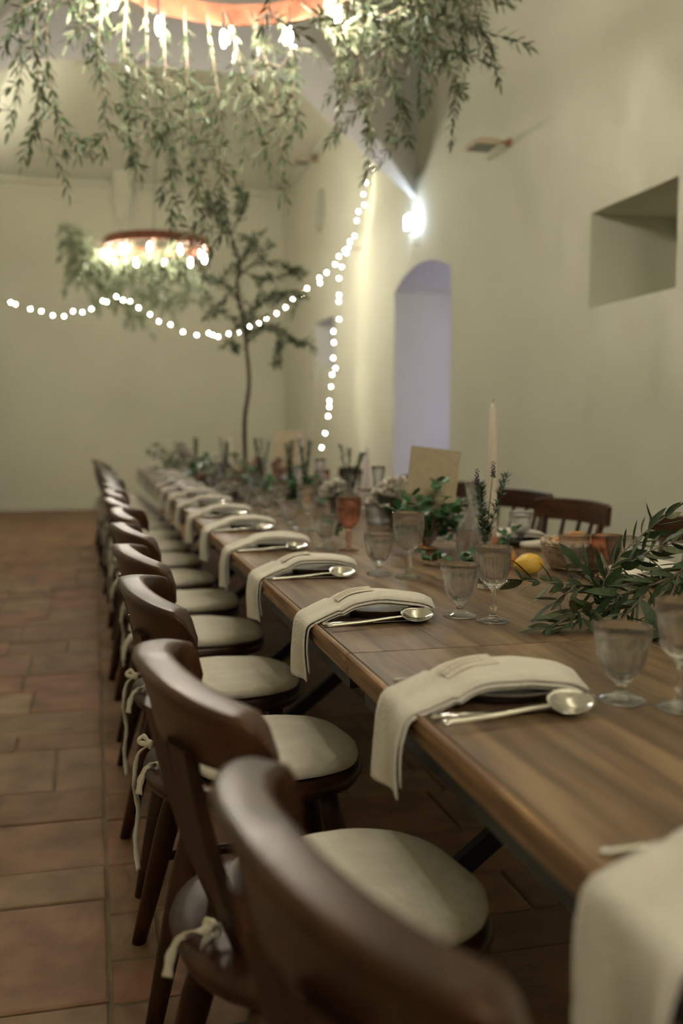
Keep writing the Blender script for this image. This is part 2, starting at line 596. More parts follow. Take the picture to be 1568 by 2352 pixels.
# door leaf and window panes in the deep openings
dr = empty('door_1', (XR + .70, (D0 + D1) / 2, 0))
tag(dr, 'glazed door deep in the arched doorway', 'door', kind='structure')
hw = (D1 - D0) / 2
fr_ = MB()
for yy in (-hw + .0, -.04, hw - .08): fr_.box(-.03, .03, yy, yy + .08, 0, 2.38, .006)
for zz in (0, .75, 1.6, 2.30): fr_.box(-.025, .025, -hw, hw, zz, zz + .08, .005)
fr_.build('door_frame', M['paint_door'], dr)
pn = MB().box(-.004, .004, -hw + .05, -.02, .05, 2.34).mesh('door_pane', M['pane'])
link('door_pane', pn, dr)
link('door_pane', pn, dr, (0, hw - .03, 0))
for k, (y0, y1, zz0, zz1, lb) in enumerate([(11.25, 12.25, 1.85, 2.43, 'small bright window opening low in the far bay')], 1):
    w = empty('window_1', (XR + .62, (y0 + y1) / 2, zz0))
    tag(w, lb, 'window', kind='structure')
    f2 = MB()
    hh = (y1 - y0) / 2
    for yy in (-hh, -.02, hh - .04): f2.box(-.02, .02, yy, yy + .04, 0, zz1 - zz0, .004)
    for zz in (0, zz1 - zz0 - .04): f2.box(-.018, .018, -hh, hh, zz, zz + .04, .004)
    f2.build('window_frame', M['paint_door'], w)
    MB().box(-.003, .003, -hh, hh, 0, zz1 - zz0).build('window_pane', M['pane'], w)

# ------------------------------------------------------------------ floor tiles
R = random.Random(4)
tm = MB()
b_ = .016
tv = []
for ins, z in ((0, -.03), (0, -.004), (.012, -.0008), (.03, 0)):
    tv += [(-.5 + ins, -.5 + ins, z), (.5 - ins, -.5 + ins, z), (.5 - ins, .5 - ins, z), (-.5 + ins, .5 - ins, z)]
tf = [(k * 4 + i, k * 4 + (i + 1) % 4, k * 4 + 4 + (i + 1) % 4, k * 4 + 4 + i) for k in range(3) for i in range(4)] + [(12, 13, 14, 15)]
tm.add(tv, tf, 0, False)
tile_me = tm.mesh('tile', M['tile'])
cells = []


def lay(x0, x1, rows, y0, first):
    y = y0
    i = 0
    while y < YF:
        h = rows[i % len(rows)] if i < len(rows) else R.choice([.19, .30, .32, .33, .45])
        i += 1
        x = x1
        w = first[i % len(first)] if i < len(first) * 2 else R.choice([.16, .30, .33, .42])
        while x > x0 + .02:
            xx = max(x0, x - w)
            if xx - x0 < .08: xx = x0
            cells.append((xx, x, y, min(y + h, YF)))
            x = xx
            w = R.choice([.30, .33, .30, .42, .24, .45])
        y += h


lay(XL, .01, [.31, .32, .45, .19, .33, .25, .43, .18, .31, .33, .30], 1.62 - .31, [.31, .155, .30, .42, .28, .34])
lay(.01, XR, [.29, .31, .165, .21, .27, .31, .20, .33], 1.62 - .29, [.30, .33, .42])
cells2 = []
y = YB
while y < 1.31:
    x = XL
    while x < XR - .02:
        x2 = min(XR, x + .32)
        cells2.append((x, x2, y, min(y + .31, 1.31)))
        x = x2
    y += .31


def seen_size(c):
    xm, ym = (c[0] + c[1]) / 2, (c[2] + c[3]) / 2
    if ym < 1.35 or xm > .75 or xm < -.09 * ym - .25: return 0
    return (c[1] - c[0]) * (c[3] - c[2]) / ym ** 3


cells.sort(key=seen_size, reverse=True)
G = .0042
for c in cells[:290]:
    o = link('tile', tile_me, floor, ((c[0] + c[1]) / 2, (c[2] + c[3]) / 2, R.uniform(-.0025, .0015)), (R.gauss(0, .004), R.gauss(0, .004), R.gauss(0, .006)))
    o.scale = (c[1] - c[0] - 2 * G, c[3] - c[2] - 2 * G, 1)
fm = MB()
for c in cells[290:] + cells2:
    w_, h_ = c[1] - c[0] - 2 * G, c[3] - c[2] - 2 * G
    mx, my, dz = (c[0] + c[1]) / 2, (c[2] + c[3]) / 2, R.uniform(-.0025, .0015)
    fm.add([(mx + p[0] * w_, my + p[1] * h_, p[2] + dz) for p in tv], tf, 0, False)
tf_o = fm.build('tile_field', M['tile'], floor)
tf_o['kind'] = 'stuff'

# ------------------------------------------------------------------ chairs
def make_rail(zc=.782, half=.222, bow=.098, back=-.228, hc=.112, ht=.066, th=.019, tilt=.2):
    rings = []
    K = 26
    for k in range(K + 1):
        t = -1 + 2 * k / K
        tt = t * .97
        x = back + bow * abs(tt) ** 1.9
        y = half * sin(tt * pi / 2 * .93) / sin(pi / 2 * .93)
        e = 1e-3
        dx = bow * 1.9 * abs(tt) ** .9 * math.copysign(1, tt)
        dy = half * (pi / 2 * .93) * cos(tt * pi / 2 * .93)
        nrm = Vector((dy, -dx, 0)).normalized()         # points to the sitter (+x)
        end = max(0, (abs(t) - .82) / .18)
        h = hc + (ht - hc) * abs(t) - .028 * end ** 2
        dip = .012 * abs(t) ** 2 + .030 * end ** 2.2
        thk = th * (1 - .35 * end ** 2)
        sec = []
        for (u, v) in ((-1, -.44), (-.8, -.5), (.8, -.5), (1, -.44), (.95, .15), (1, .40), (.86, .485), (.6, .5), (-.6, .5), (-.86, .485), (-1, .40), (-.95, .15)):
            top = 1.42 if v > .3 else (.8 if v < -.4 else 1.0)
            off = u * thk * top
            zz = zc + v * h - dip
            lean = -tilt * (v * h)
            sec.append(Vector((x, y, zz)) + nrm * (off + lean))
        rings.append(sec)
    return MB().loft(rings)


def build_tub_chair():
    root = empty('tub_chair')
    # seat
    rings = [superring(.19, .185, 2.5, .425), superring(.212, .205, 2.5, .432), superring(.219, .212, 2.5, .447), superring(.214, .207, 2.5, .459), superring(.195, .19, 2.5, .463), superring(.10, .10, 2.3, .458)]
    MB().loft(rings).build('seat', M['chair'], root)
    # slats
    for s in (-1, 1):
        rings = []
        for k in range(8):
            t = k / 7
            x = -.135 - .088 * t - .010 * sin(t * pi)
            y = s * (.075 + .012 * t)
            z = .45 + .30 * t
            w = .036 + .012 * (1 - t) * 0 + .013 * t ** 2
            th = .013
            rings.append([(x - th * .4, y - w, z), (x + th * .9, y - w * .8, z), (x + th, y, z), (x + th * .9, y + w * .8, z), (x - th * .4, y + w, z), (x - th * 1.3, y, z)])
        MB().loft(rings, smooth=False).build('back_slat', M['chair'], root)
    make_rail().build('top_rail', M['rail'], root)
    # legs
    for sx in (-1, 1):
        for sy in (-1, 1):
            a = Vector((sx * .125, sy * .125, .43))
            b = Vector((sx * .205 - (.02 if sx < 0 else 0), sy * .185, -.003))
            pts = [a.lerp(b, t) for t in (0, .12, .35, .6, .85, 1)]
            MB().tube(pts, [.019, .021, .025, .022, .018, .0155], 12).build('leg', M['chair'], root)
    for sy in (-1, 1):
        MB().tube([(-.172, sy * .158, .20), (0, sy * .158, .205), (.165, sy * .158, .20)], [.010, .014, .010], 8).build('stretcher', M['chair'], root)
    MB().tube([(0, -.158, .205), (0, 0, .205), (0, .158, .205)], [.009, .013, .009], 8).build('stretcher', M['chair'], root)
    return root


def cushion_mesh(seed):
    rr = random.Random(seed)
    rings = []
    cx = .038
    prof_ = [(.90, .462), (.985, .468), (1.0, .478), (.985, .487), (.94, .493), (.80, .498), (.55, .502), (.25, .503)]
    N_ = 48
    for s, z in prof_:
        ring = []
        for (x, y, zz) in superring(.172 * s, .187 * s, 3.0, z, cx, 0, N_):
            if x > cx: y *= 1 - .10 * ((x - cx) / .172)
            d = noise.noise(Vector((x * 9 + seed * 7, y * 9, 0))) * .006 + noise.noise(Vector((x * 30 + seed * 7, y * 14, 3))) * .0018
            ring.append((x, y, zz + d * (1 if s < .99 and z > .48 else .2)))
        rings.append(ring)
    return MB().loft(rings).mesh('cushion', M['linen'])


def tie_mesh(kind, seed):
    """cloth tape: loop round the slat, a knot, loose tails"""
    rr = random.Random(seed)
    mb = MB()
    if kind == 0:      # bow at the slat foot
        mb.ribbon(smooth_poly([(-.09, .06, .480), (-.12, .028, .50), (-.15, .030, .496), (-.172, .055, .482)], 5), (0, .2, 1), .004)
        mb.ribbon(smooth_poly([(-.172, .055, .482), (-.185, .080, .500), (-.200, .092, .488), (-.190, .072, .478), (-.172, .055, .482)], 5), (.3, .1, 1), .005)
        mb.ribbon(smooth_poly([(-.172, .055, .482), (-.190, .040, .480), (-.208, .022, .466), (-.224, .012, .44), (-.230, .008, .405)], 5), (1, .5, .4), .0065)
        mb.ribbon(smooth_poly([(-.172, .055, .482), (-.172, .020, .476), (-.178, -.004, .468)], 5), (.6, .2, .7), .005)
        mb.loft([superring(.007 * q, .009 * q, 2, z, -.174, .054, 10) for q, z in ((.4, .473), (1, .478), (1, .487), (.4, .492))])
    else:              # long loose tail over the seat edge
        mb.ribbon(smooth_poly([(-.09, .06, .480), (-.13, .09, .50), (-.175, .085, .49), (-.20, .075, .478)], 5), (0, .2, 1), .004)
        mb.ribbon(smooth_poly([(-.20, .075, .478), (-.226, .07, .458), (-.234, .068, .40), (-.227, .072, .34), (-.234, .069, .28), (-.229, .07, .215)], 6), (.8, .6, .1), .0055)
        mb.ribbon(smooth_poly([(-.20, .075, .478), (-.212, .098, .490), (-.222, .105, .476), (-.20, .075, .478)], 5), (.3, .1, 1), .005)
        mb.loft([superring(.007 * q, .009 * q, 2, z, -.20, .076, 10) for q, z in ((.4, .468), (1, .473), (1, .483), (.4, .488))])
    return mb.mesh('tie', M['linen'])


CUSH = [cushion_mesh(s) for s in range(4)]
TIES = [tie_mesh(0, 1), tie_mesh(1, 2)]
RC = random.Random(11)
proto = build_tub_chair()
chair_y = [.745, 1.315, 1.98, 2.58, 3.19, 3.78, 4.38, 5.0, 5.6, 6.2, 6.8, 7.4, 8.0, 8.6, 9.2, 9.8]
chair_x = [.352, .308, .302, .30, .305, .315, .29, .30, .30, .31, .29, .30, .28, .27, .25, .24]
chair_r = [8, 6, 1, 4, 4, -6, 3, -2, 2, -3, 4, 0, 2, -4, 3, 5]
for i, y in enumerate(chair_y):
    c = proto if i == 0 else copy_tree(proto)
    c.location = (chair_x[i], y, 0)
    c.rotation_euler = (0, 0, radians(chair_r[i]))
    tag(c, ('dark wooden tub chair with beige seat cushion, %s from the near end along the aisle' % ORD[i]), 'chair', 'tub chairs along the aisle')
CHAIRS = [o for o in S.objects if o.name.split('.')[0] == 'tub_chair']
for i, c in enumerate(CHAIRS):
    k = link('cushion', CUSH[i % 4], c)
    k['label'] = 'flat beige linen seat pad'
    if i != 1:
        link('tie', TIES[0 if i in (4, 6) else 1], k)
    t2 = link('tie', TIES[0], k)
    t2.scale = (1, -1, 1)


def build_spindle_chair():
    root = empty('spindle_chair')
    rings = [superring(.18, .18, 2.8, .425), superring(.205, .20, 2.8, .435), superring(.208, .205, 2.8, .45), superring(.195, .195, 2.8, .46), superring(.1, .1, 2.3, .455)]
    MB().loft(rings).build('seat', M['chair'], root)
    rings = []
    for k in range(17):
        t = -1 + k / 8
        x = -.265 + .05 * t * t
        y = .24 * t
        e = max(0, (abs(t) - .85) / .15)
        h = .042 - .008 * e * e
        z = .812 - .004 * t * t
        th = .012
        rings.append([(x - th - .006, y, z + h), (x - th, y, z - h), (x + th * .8, y, z - h), (x + th - .006, y, z + h * .92), (x + .2 * th - .006, y, z + h * 1.04)])
    MB().loft(rings, smooth=False).build('top_rail', M['rail'], root)
    for k in range(5):
        t = -1 + k / 2
        r_ = .016 if abs(t) == 1 else .010
        MB().tube([(-.165 + .02 * t * t, .135 * t, .45), (-.215 + .03 * t * t, .165 * t, .61), (-.265 + .05 * (t * .86) ** 2, .185 * t, .78)], [r_ * .85, r_ * 1.15, r_ * .8], 8).build('spindle', M['chair'], root)
    for sx in (-1, 1):
        for sy in (-1, 1):
            a, b = Vector((sx * .125, sy * .125, .43)), Vector((sx * .2, sy * .18, -.003))
            MB().tube([a.lerp(b, t) for t in (0, .35, .7, 1)], [.018, .023, .019, .014], 10).build('leg', M['chair'], root)
    for sy in (-1, 1):
        MB().tube([(-.165, sy * .155, .2), (.165, sy * .155, .2)], .012, 8).build('stretcher', M['chair'], root)
    return root


sp = build_spindle_chair()
sp_y = [(2.66, 1.565, 183), (3.50, 1.575, 188), (4.12, 1.64, 190), (4.82, 1.62, 184), (5.55, 1.60, 182), (6.98, 1.58, 184)]
for i, (y, x, a) in enumerate(sp_y):
    c = sp if i == 0 else copy_tree(sp)
    c.location = (x, y, 0)
    c.rotation_euler = (0, 0, radians(a))
    tag(c, 'dark wooden spindle-back chair, %s from the near end along the plaster wall' % ORD[i], 'chair', 'spindle-back chairs along the wall')

# ------------------------------------------------------------------ tables
TX0, TX1, TZ = .408, 1.492, .75
TL = 2.1
TY0 = -.485


def build_table():
    root = empty('banquet_table')
    n = 6
    x0, x1 = .011, TX1 - TX0 - .011
    w = (x1 - x0) / n
    R5 = random.Random(9)
    for k in range(n):
        link('plank', MB().box(0.0004, w - .0004, .002, TL - .002, TZ - .034, TZ, .0006).mesh('plank', M['top']), root, (x0 + k * w, 0, R5.uniform(-.0004, .0)))
    for s in (0, 1):
        xa = .0 if s == 0 else x1
        xb = x0 if s == 0 else TX1 - TX0
        link('edge_strip', MB().box(xa, xb, .002, TL - .002, TZ - .022, TZ, .003).mesh('edge_strip', M['edge']), root)
        e_ = .002 if s == 0 else -.002
        link('edge_strip', MB().box(xa + max(e_, 0), xb + min(e_, 0), .002, TL - .002, TZ - .040, TZ - .0235, .003).mesh('edge_strip', M['edge']), root)
    fr = MB()
    fr.box(.02, .06, .05, TL - .05, TZ - .075, TZ - .0405)
    fr.box(TX1 - TX0 - .06, TX1 - TX0 - .02, .05, TL - .05, TZ - .075, TZ - .0405)
    for yy in (.3, TL - .36): fr.box(.06, TX1 - TX0 - .06, yy, yy + .06, TZ - .07, TZ - .0405)
    fr.build('frame_rail', M['metal_dark'], root)
    for yy in (.30, TL - .36):
        for s in (0, 1):
            xa, xb = (.10, TX1 - TX0 - .10) if s == 0 else (TX1 - TX0 - .10, .10)
            a, b = Vector((xa, yy + .03 * s, TZ - .07)), Vector((xb, yy + .03 * s, .0))
            d = Vector((.035, 0, 0))
            vs = [a - d, a + d, b + d, b - d]
            vs = [v + Vector((0, 0, 0)) for v in vs] + [v + Vector((0, .028, 0)) for v in vs]
            MB().add(vs, [(0, 1, 2, 3), (7, 6, 5, 4), (0, 4, 5, 1), (1, 5, 6, 2), (2, 6, 7, 3), (3, 7, 4, 0)], 0, False).build('cross_leg', M['metal_dark'], root)
    return root


tb = build_table()
for i in range(5):
    t = tb if i == 0 else copy_tree(tb)
    t.location = (TX0, TY0 + i * TL, 0)
    tag(t, 'brown plank banquet table on black cross legs, %s from the near end' % ORD[i], 'table', 'tables joined end to end')
TABLE_END = TY0 + 5 * TL

# ------------------------------------------------------------------ place settings
def napkin_profile(hang, over=.255):
    """(x, z) rel. to table edge x=0, table top z=0; from the far tip to the hanging end"""
    pts = [(over, .030), (over - .03, .042), (over - .09, .050), (over - .16, .046), (.055, .026), (.015, .009), (-.006, -.003), (-.013, -.03), (-.016, -hang * .6), (-.015, -hang)]
    return [Vector((x, 0, z)) for x, z in smooth_poly([(a, b, 0) for a, b in pts], 5) for _ in (0,)] if False else [(p.x, p.y) for p in smooth_poly([(a, b, 0) for a, b in pts], 5)]


def napkin_mesh(seed, hang=.135, over=.255, w=.150, material=None, bulge=0.0):
    rr = random.Random(seed)
    P = napkin_profile(hang, over)
    n = len(P)
    mb = MB()
    NY = 10
    ph = rr.uniform(0, 9)

    def sheet(i0, i1, drop, th, w_, shift, flare):
        rings = []
        for i in range(i0, i1):
            x, z = P[i]
            xa, za = P[max(i - 1, 0)]
            xb, zb = P[min(i + 1, n - 1)]
            t = Vector((xb - xa, 0, zb - za)).normalized()
            nr = Vector((-t.z, 0, t.x))
            if nr.z < 0 or (abs(nr.z) < .3 and nr.x > 0): nr = -nr
            hangf = max(0, min(1, -z / hang)) if x < 0 else 0
            tip = max(0, 1 - i / 6)
            ring = []
            row_t, row_b = [], []
            for j in range(NY + 1):
                v = -1 + 2 * j / NY
                ww = w_ * (1 - .10 * tip + flare * hangf) / 2
                y = v * ww + shift + rr.uniform(-.0006, .0006)
                wob = .0028 * sin(v * 3.1 + ph + i * .11) * (1 + 2.4 * hangf) + .0022 * noise.noise(Vector((x * 25 + seed, y * 25, z * 20)))
                sag = -.007 * v * v * (1 - hangf) * (1 if x > .06 else .3)
                c = Vector((x, y, z + sag)) + nr * (wob - drop + bulge * hangf * (1 - v * v) * .02)
                edge = 1 - .6 * (abs(v) > .99)
                row_t.append(c + nr * th * .5 * edge)
                row_b.append(c - nr * th * .5 * edge)
            rings.append(row_t + row_b[::-1])
        mb.loft(rings)

    sheet(0, n, 0, .005, w, 0, -.10)
    sheet(1, int(n * .62), .0065, .0045, w * .96, -.003, 0)
    sheet(1, int(n * .55), .0125, .0045, w * .93, .002, 0)
    sheet(int(n * .60), n - 2, .007, .004, w * .8, -.014, -.15)
    return mb.mesh('napkin', material or M['napkin'])


NAPS = [napkin_mesh(1, .122, w=.138), napkin_mesh(2, .115, w=.138), napkin_mesh(3, .116, w=.138), napkin_mesh(4, .112, w=.138)]
NAP0 = napkin_mesh(6, .116, .255, .140, bulge=.5)
NAPR = [napkin_mesh(8, .11), napkin_mesh(9, .12)]

plate_prof = [(0, .004), (.055, .004), (.062, .006), (.082, .013), (.098, .0195), (.100, .0205), (.0995, .022), (.096, .0215), (.078, .0155), (.060, .0095), (0, .008)]
plate_me = MB().lathe([(0, 0), (.058, 0), (.060, .003)] + plate_prof[2:], 40).mesh('plate', M['plate'])


def spoon_mesh():
    mb = MB()
    # handle
    pts = smooth_poly([(0, 0, .003), (.06, 0, .0045), (.11, 0, .008), (.135, 0, .009)], 5)
    mb.tube(pts, [.0045 - .0018 * (k / (len(pts) - 1)) for k in range(len(pts))], 8, flat=.45)
    # bowl: shallow dish pointing along +x
    N1, N2 = 18, 6
    vs, fs = [], []
    for sgn, th in ((1, 0.0), (-1, -.0016)):
        base = len(vs)
        for a in range(N2 + 1):
            r = a / N2
            for k in range(N1):
                t = 2 * pi * k / N1
                x = .162 + .030 * r * cos(t)
                y = .0205 * r * sin(t) * (1 - .18 * cos(t))
                z = .0108 - .0085 * (1 - r * r) + th + .004 * (x - .135) / .06
                vs.append((x, y, z))
        for a in range(N2):
            for k in range(N1):
                j = (k + 1) % N1
                fs.append((base + a * N1 + k, base + a * N1 + j, base + (a + 1) * N1 + j, base + (a + 1) * N1 + k))
    b2 = (N2 + 1) * N1
    for k in range(N1):
        j = (k + 1) % N1
        fs.append((N2 * N1 + k, N2 * N1 + j, b2 + N2 * N1 + j, b2 + N2 * N1 + k))
    mb.add(vs, fs)
    mb.v = [(x * 1.22, y * 1.22, z * 1.25) for x, y, z in mb.v]
    return mb.mesh('spoon', M['steel'])


def knife_mesh():
    mb = MB()
    mb.tube([(0, 0, .0045), (.04, 0, .005), (.10, 0, .0045)], [.0055, .0055, .0042], 8, flat=.6)
    rings = []
    for k in range(9):
        t = k / 8
        x = .10 + .115 * t
        w = (.0085 if t < .7 else .0085 * sqrt(max(.02, 1 - ((t - .7) / .3) ** 2)))
        rings.append([(x, -.0045, .004), (x, -.0045 + 2 * w * .95, .0035), (x, -.0045, .0052)])
    mb.loft(rings, smooth=False)
    return mb.mesh('knife', M['steel'])


def fork_mesh():
    mb = MB()
    mb.tube(smooth_poly([(0, 0, .003), (.07, 0, .005), (.13, 0, .006)], 4), [.0045] * 5 + [.003] * 4, 8, flat=.45)
    rings = [[(x, -w, z), (x, w, z), (x, w, z + .0018), (x, -w, z + .0018)] for x, w, z in ((.13, .004, .006), (.142, .010, .005), (.155, .011, .004))]
    mb.loft(rings, smooth=False)
    for k in range(4):
        y = -.0093 + .0062 * k
        mb.tube(smooth_poly([(.153, y, .0048), (.175, y, .0045), (.2, y, .009)], 4), .0016, 6)
    return mb.mesh('fork', M['steel'])


SPOON, KNIFE, FORK = spoon_mesh(), knife_mesh(), fork_mesh()


def goblet_mesh(name, material):
    """short footed tumbler with pressed panels"""
    Hh = .108
    outer = [(0, 0), (.030, 0), (.0335, .0015), (.0338, .0035), (.030, .0055), (.018, .009), (.0095, .0135), (.0075, .019), (.0078, .025), (.011, .029), (.020, .036), (.0285, .047), (.034, .060), (.0368, .074), (.0375, .079), (.0385, .083), (.0395, .095), (.0402, Hh - .001), (.0398, Hh)]
    inner = [(.0386, Hh), (.0378, .095), (.0352, .080), (.0305, .062), (.0235, .049), (.014, .0405), (.006, .0375), (0, .037)]

    def mod(k, r, z, a):
        if .030 < z < .081 and k < len(outer):
            u = (a * 10 / (2 * pi)) % 1
            return 1 - .06 * (1 - (2 * u - 1) ** 2)
        return 1
    return MB().lathe(outer + inner, 60, mod=mod).mesh(name, material)


def wine_mesh(name, material, cut_glass=True):
    Hh = .150
    outer = [(0, 0), (.029, 0), (.0325, .0012), (.0328, .003), (.024, .0055), (.010, .009), (.0055, .014), (.0045, .022), (.0075, .027), (.0085, .032), (.0055, .038), (.0048, .050), (.0052, .060), (.0085, .066), (.011, .070), (.018, .075), (.026, .083), (.0275, .088), (.0285, .095), (.0315, .112), (.0345, .130), (.0368, Hh - .001), (.0364, Hh)]
    inner = [(.0352, Hh), (.0320, .128), (.0282, .112), (.0235, .095), (.018, .088), (.009, .083), (0, .082)]

    def mod(k, r, z, a):
        if cut_glass and .066 < z < .093 and k < len(outer):
            return 1 + .05 * cos(a * 14 + (pi if int(z * 200) % 2 else 0))
        if cut_glass and .093 <= z < .113 and k < len(outer):
            return 1 + .018 * cos(a * 28)
        if .012 < z < .066: return 1 + .06 * cos(a * 6)
        return 1
    return MB().lathe(outer + inner, 84 if cut_glass else 36, mod=mod).mesh(name, material)


def plain_wine_mesh(name, material):
    Hh = .168
    outer = [(0, 0), (.030, 0), (.034, .0012), (.034, .003), (.022, .006), (.009, .010), (.0065, .016), (.0085, .030), (.0105, .040), (.0075, .050), (.0085, .058), (.0065, .064), (.012, .069), (.024, .079), (.0335, .094), (.0385, .112), (.0405, .135), (.0405, Hh - .001), (.0400, Hh)]
    inner = [(.0392, Hh), (.0392, .135), (.037, .113), (.032, .095), (.022, .082), (.009, .0745), (0, .0735)]

    def mod(k, r, z, a):
        return 1 + .05 * cos(a * 6) if .012 < z < .066 else 1
    return MB().lathe(outer + inner, 48, mod=mod).mesh(name, material)


GOB = goblet_mesh('water_goblet', M['glass'])
GOBP = goblet_mesh('water_goblet', M['glass_pink'])
WINE = wine_mesh('wine_glass', M['glass'])
WINEP = plain_wine_mesh('wine_glass', M['glass_pink'])
WINE2 = plain_wine_mesh('wine_glass', M['glass'])

sy = [.655, 1.285, 1.925, 2.53, 3.11, 3.74, 4.34, 4.95, 5.56, 6.17, 6.78, 7.39, 8.0, 8.6, 9.2, 9.75]
RS = random.Random(3)
g_plate, g_nap = 'stoneware plates along the aisle side', 'napkins along the aisle side'
for i, y in enumerate(sy):
    near = ORD[i] + ' from the near end'
    tag(link('plate', plate_me, None, (TX0 + .155, y + .035, TZ)), 'dark stoneware plate under a draped napkin, aisle side, %s' % near, 'plate', g_plate)
    me = NAP0 if i in (0, 1) else NAPS[i % 4]
    tag(link('napkin', me, None, (TX0 - .001, y + .018, TZ), (0, 0, radians([0, -3, -3, 2, -1, 2][i] if i < 6 else RS.uniform(-3, 3)))), 'cream linen napkin draped over the table edge, aisle side, %s' % near, 'napkin', g_nap)
    if i < 10:
        tag(link('knife', KNIFE, None, (TX0 + .012, y - .078, TZ + .0002), (0, 0, radians(RS.uniform(-3, 2)))), 'steel knife lying beside the plate, aisle side, %s' % near, 'knife', 'knives along the aisle side')
        tag(link('spoon', SPOON, None, (TX0 + .010, y - .121 + RS.uniform(-.004, .004), TZ + .008), (radians(24), radians(1), radians(13 + RS.uniform(-2, 2)))), 'steel spoon resting across the knife, aisle side, %s' % near, 'spoon', 'spoons along the aisle side')
    if i < 5:
        tag(link('fork', FORK, None, (TX0 + .022, y + .125, TZ + .0002), (0, 0, radians(RS.uniform(-2, 2)))), 'steel fork behind the plate, aisle side, %s' % near, 'fork', 'forks along the aisle side')
    # glasses
    if i >= 1:
        tag(link('water_goblet', GOB, None, (.712 + RS.uniform(-.008, .012), y - .047 + RS.uniform(-.01, .01), TZ), (0, 0, RS.uniform(0, 6))), 'clear footed water goblet with pressed panels, aisle side, %s' % (ORD[i - 1] + ' from the near end'), 'goblet', 'water goblets along the aisle side')
        if i in (4,):
            me, lb = WINEP, 'pink-bowled stemmed wine glass beside the fourth water goblet'
        elif i in (1, 2):
            me, lb = WINE, 'cut-crystal stemmed wine glass, aisle side, %s from the near end' % ORD[i - 1]
        else:
            me, lb = (WINE2 if i % 2 else WINE), 'clear stemmed wine glass, aisle side, %s from the near end' % ORD[i - 1]
        tag(link('wine_glass', me, None, (.765 + RS.uniform(-.006, .012), y - .112 + RS.uniform(-.01, .01), TZ), (0, 0, RS.uniform(0, 6))), lb, 'wine glass', 'wine glasses along the aisle side')

# place cards on the first napkins
for i in (1, 2, 3):
    y = sy[i]
    cd = empty('place_card', (TX0 - .001, y + .018, TZ), radians(-3))
    tag(cd, 'small cream place card with handwriting, on the %s napkin from the near end' % ORD[i], 'place card', 'place cards on the napkins')
    pr = [q for q in napkin_profile(.12) if .055 < q[0] < .150]
    MB().loft([[(x, -.024, z + .0052), (x, .030, z + .0052), (x, .030, z + .0060), (x, -.024, z + .0060)] for x, z in pr], smooth=False).build('card', M['card'], cd)
    ik = MB()
    for ln in (-.004, .012):
        pts = []
        for (xa, za), (xb, zb) in zip(pr[1:-1], pr[2:]):
            for t in (0, .25, .5, .75):
                x_, z_ = xa + (xb - xa) * t, za + (zb - za) * t
                pts.append((x_, ln + .0035 * sin(x_ * 900), z_ + .0063))
        ik.tube(pts, .0005, 4)
    ik.build('print', M['ink'], cd)

# wall-side settings
rsy = [(2.20, 0), (3.04, 1), (3.62, 0), (4.22, 1), (4.86, 0), (5.5, 1), (6.1, 0), (6.8, 1)]
for i, (y, k) in enumerate(rsy):
    near = ORD[i] + ' from the near end'
    tag(link('plate', plate_me, None, (TX1 - .155, y - .02, TZ)), 'dark stoneware plate, wall side, %s' % near, 'plate', 'stoneware plates along the wall side')
    if i == 1:
        pass
    tag(link('napkin', NAPR[k], None, (TX1 + .001, y, TZ), (0, 0, pi)), 'cream linen napkin over the table edge, wall side, %s' % near, 'napkin', 'napkins along the wall side')
    tag(link('water_goblet', GOB, None, (1.20 + RS.uniform(-.02, .03), y + .13, TZ), (0, 0, RS.uniform(0, 6))), 'clear footed water goblet, wall side, %s' % near, 'goblet', 'water goblets along the wall side')
    if i > 0:
        tag(link('wine_glass', WINE2 if i % 2 else WINEP, None, (1.15, y + .20, TZ)), ('clear' if i % 2 else 'pink') + ' stemmed wine glass, wall side, %s' % near, 'wine glass', 'wine glasses along the wall side')

# ------------------------------------------------------------------ leaves
def leaf_geo(L, Wd, curl=.12, fold=.18, seg=4):
    """lens-shaped leaf along +x, two skins: top (mat 0) and underside (mat 1)"""
    vs, ft, fb = [], [], []
    for side in (0, 1):
        b = len(vs)
        dz = 0 if side == 0 else -.03 * Wd
        for k in range(seg + 1):
            t = k / seg
            w = Wd * .5 * (sin(pi * t ** .85) ** .8 if 0 < t < 1 else 0)
            x = L * t
            z = -curl * L * t * t
            if k in (0, seg):
                vs.append((x, 0, z + dz * (0 if k in (0, seg) else 1)))
            else:
                vs += [(x, -w, z + fold * w + dz), (x, 0, z + dz), (x, w, z + fold * w + dz)]
        tgt = ft if side == 0 else fb
        rows = [[b]] + [[b + 1 + 3 * (k - 1), b + 2 + 3 * (k - 1), b + 3 + 3 * (k - 1)] for k in range(1, seg)] + [[b + 1 + 3 * (seg - 1)]]
        for A, Bq in zip(rows[:-1], rows[1:]):
            for s in (0, 1):
                if len(A) == 1:
                    f = (A[0], Bq[s], Bq[s + 1])
                elif len(Bq) == 1:
                    f = (A[s], Bq[0], A[s + 1])
                else:
                    f = (A[s], Bq[s], Bq[s + 1], A[s + 1])
                tgt.append(f if side == 0 else f[::-1])
    return vs, ft, fb


def frame_mat(o, d, up):
    d = Vector(d).normalized()
    up = Vector(up)
    y = up.cross(d)
    if y.length < 1e-4: y = d.orthogonal()
    y.normalize()
    z = d.cross(y)
    m = Matrix((d, y, z)).transposed().to_4x4()
    m.translation = Vector(o)
    return m


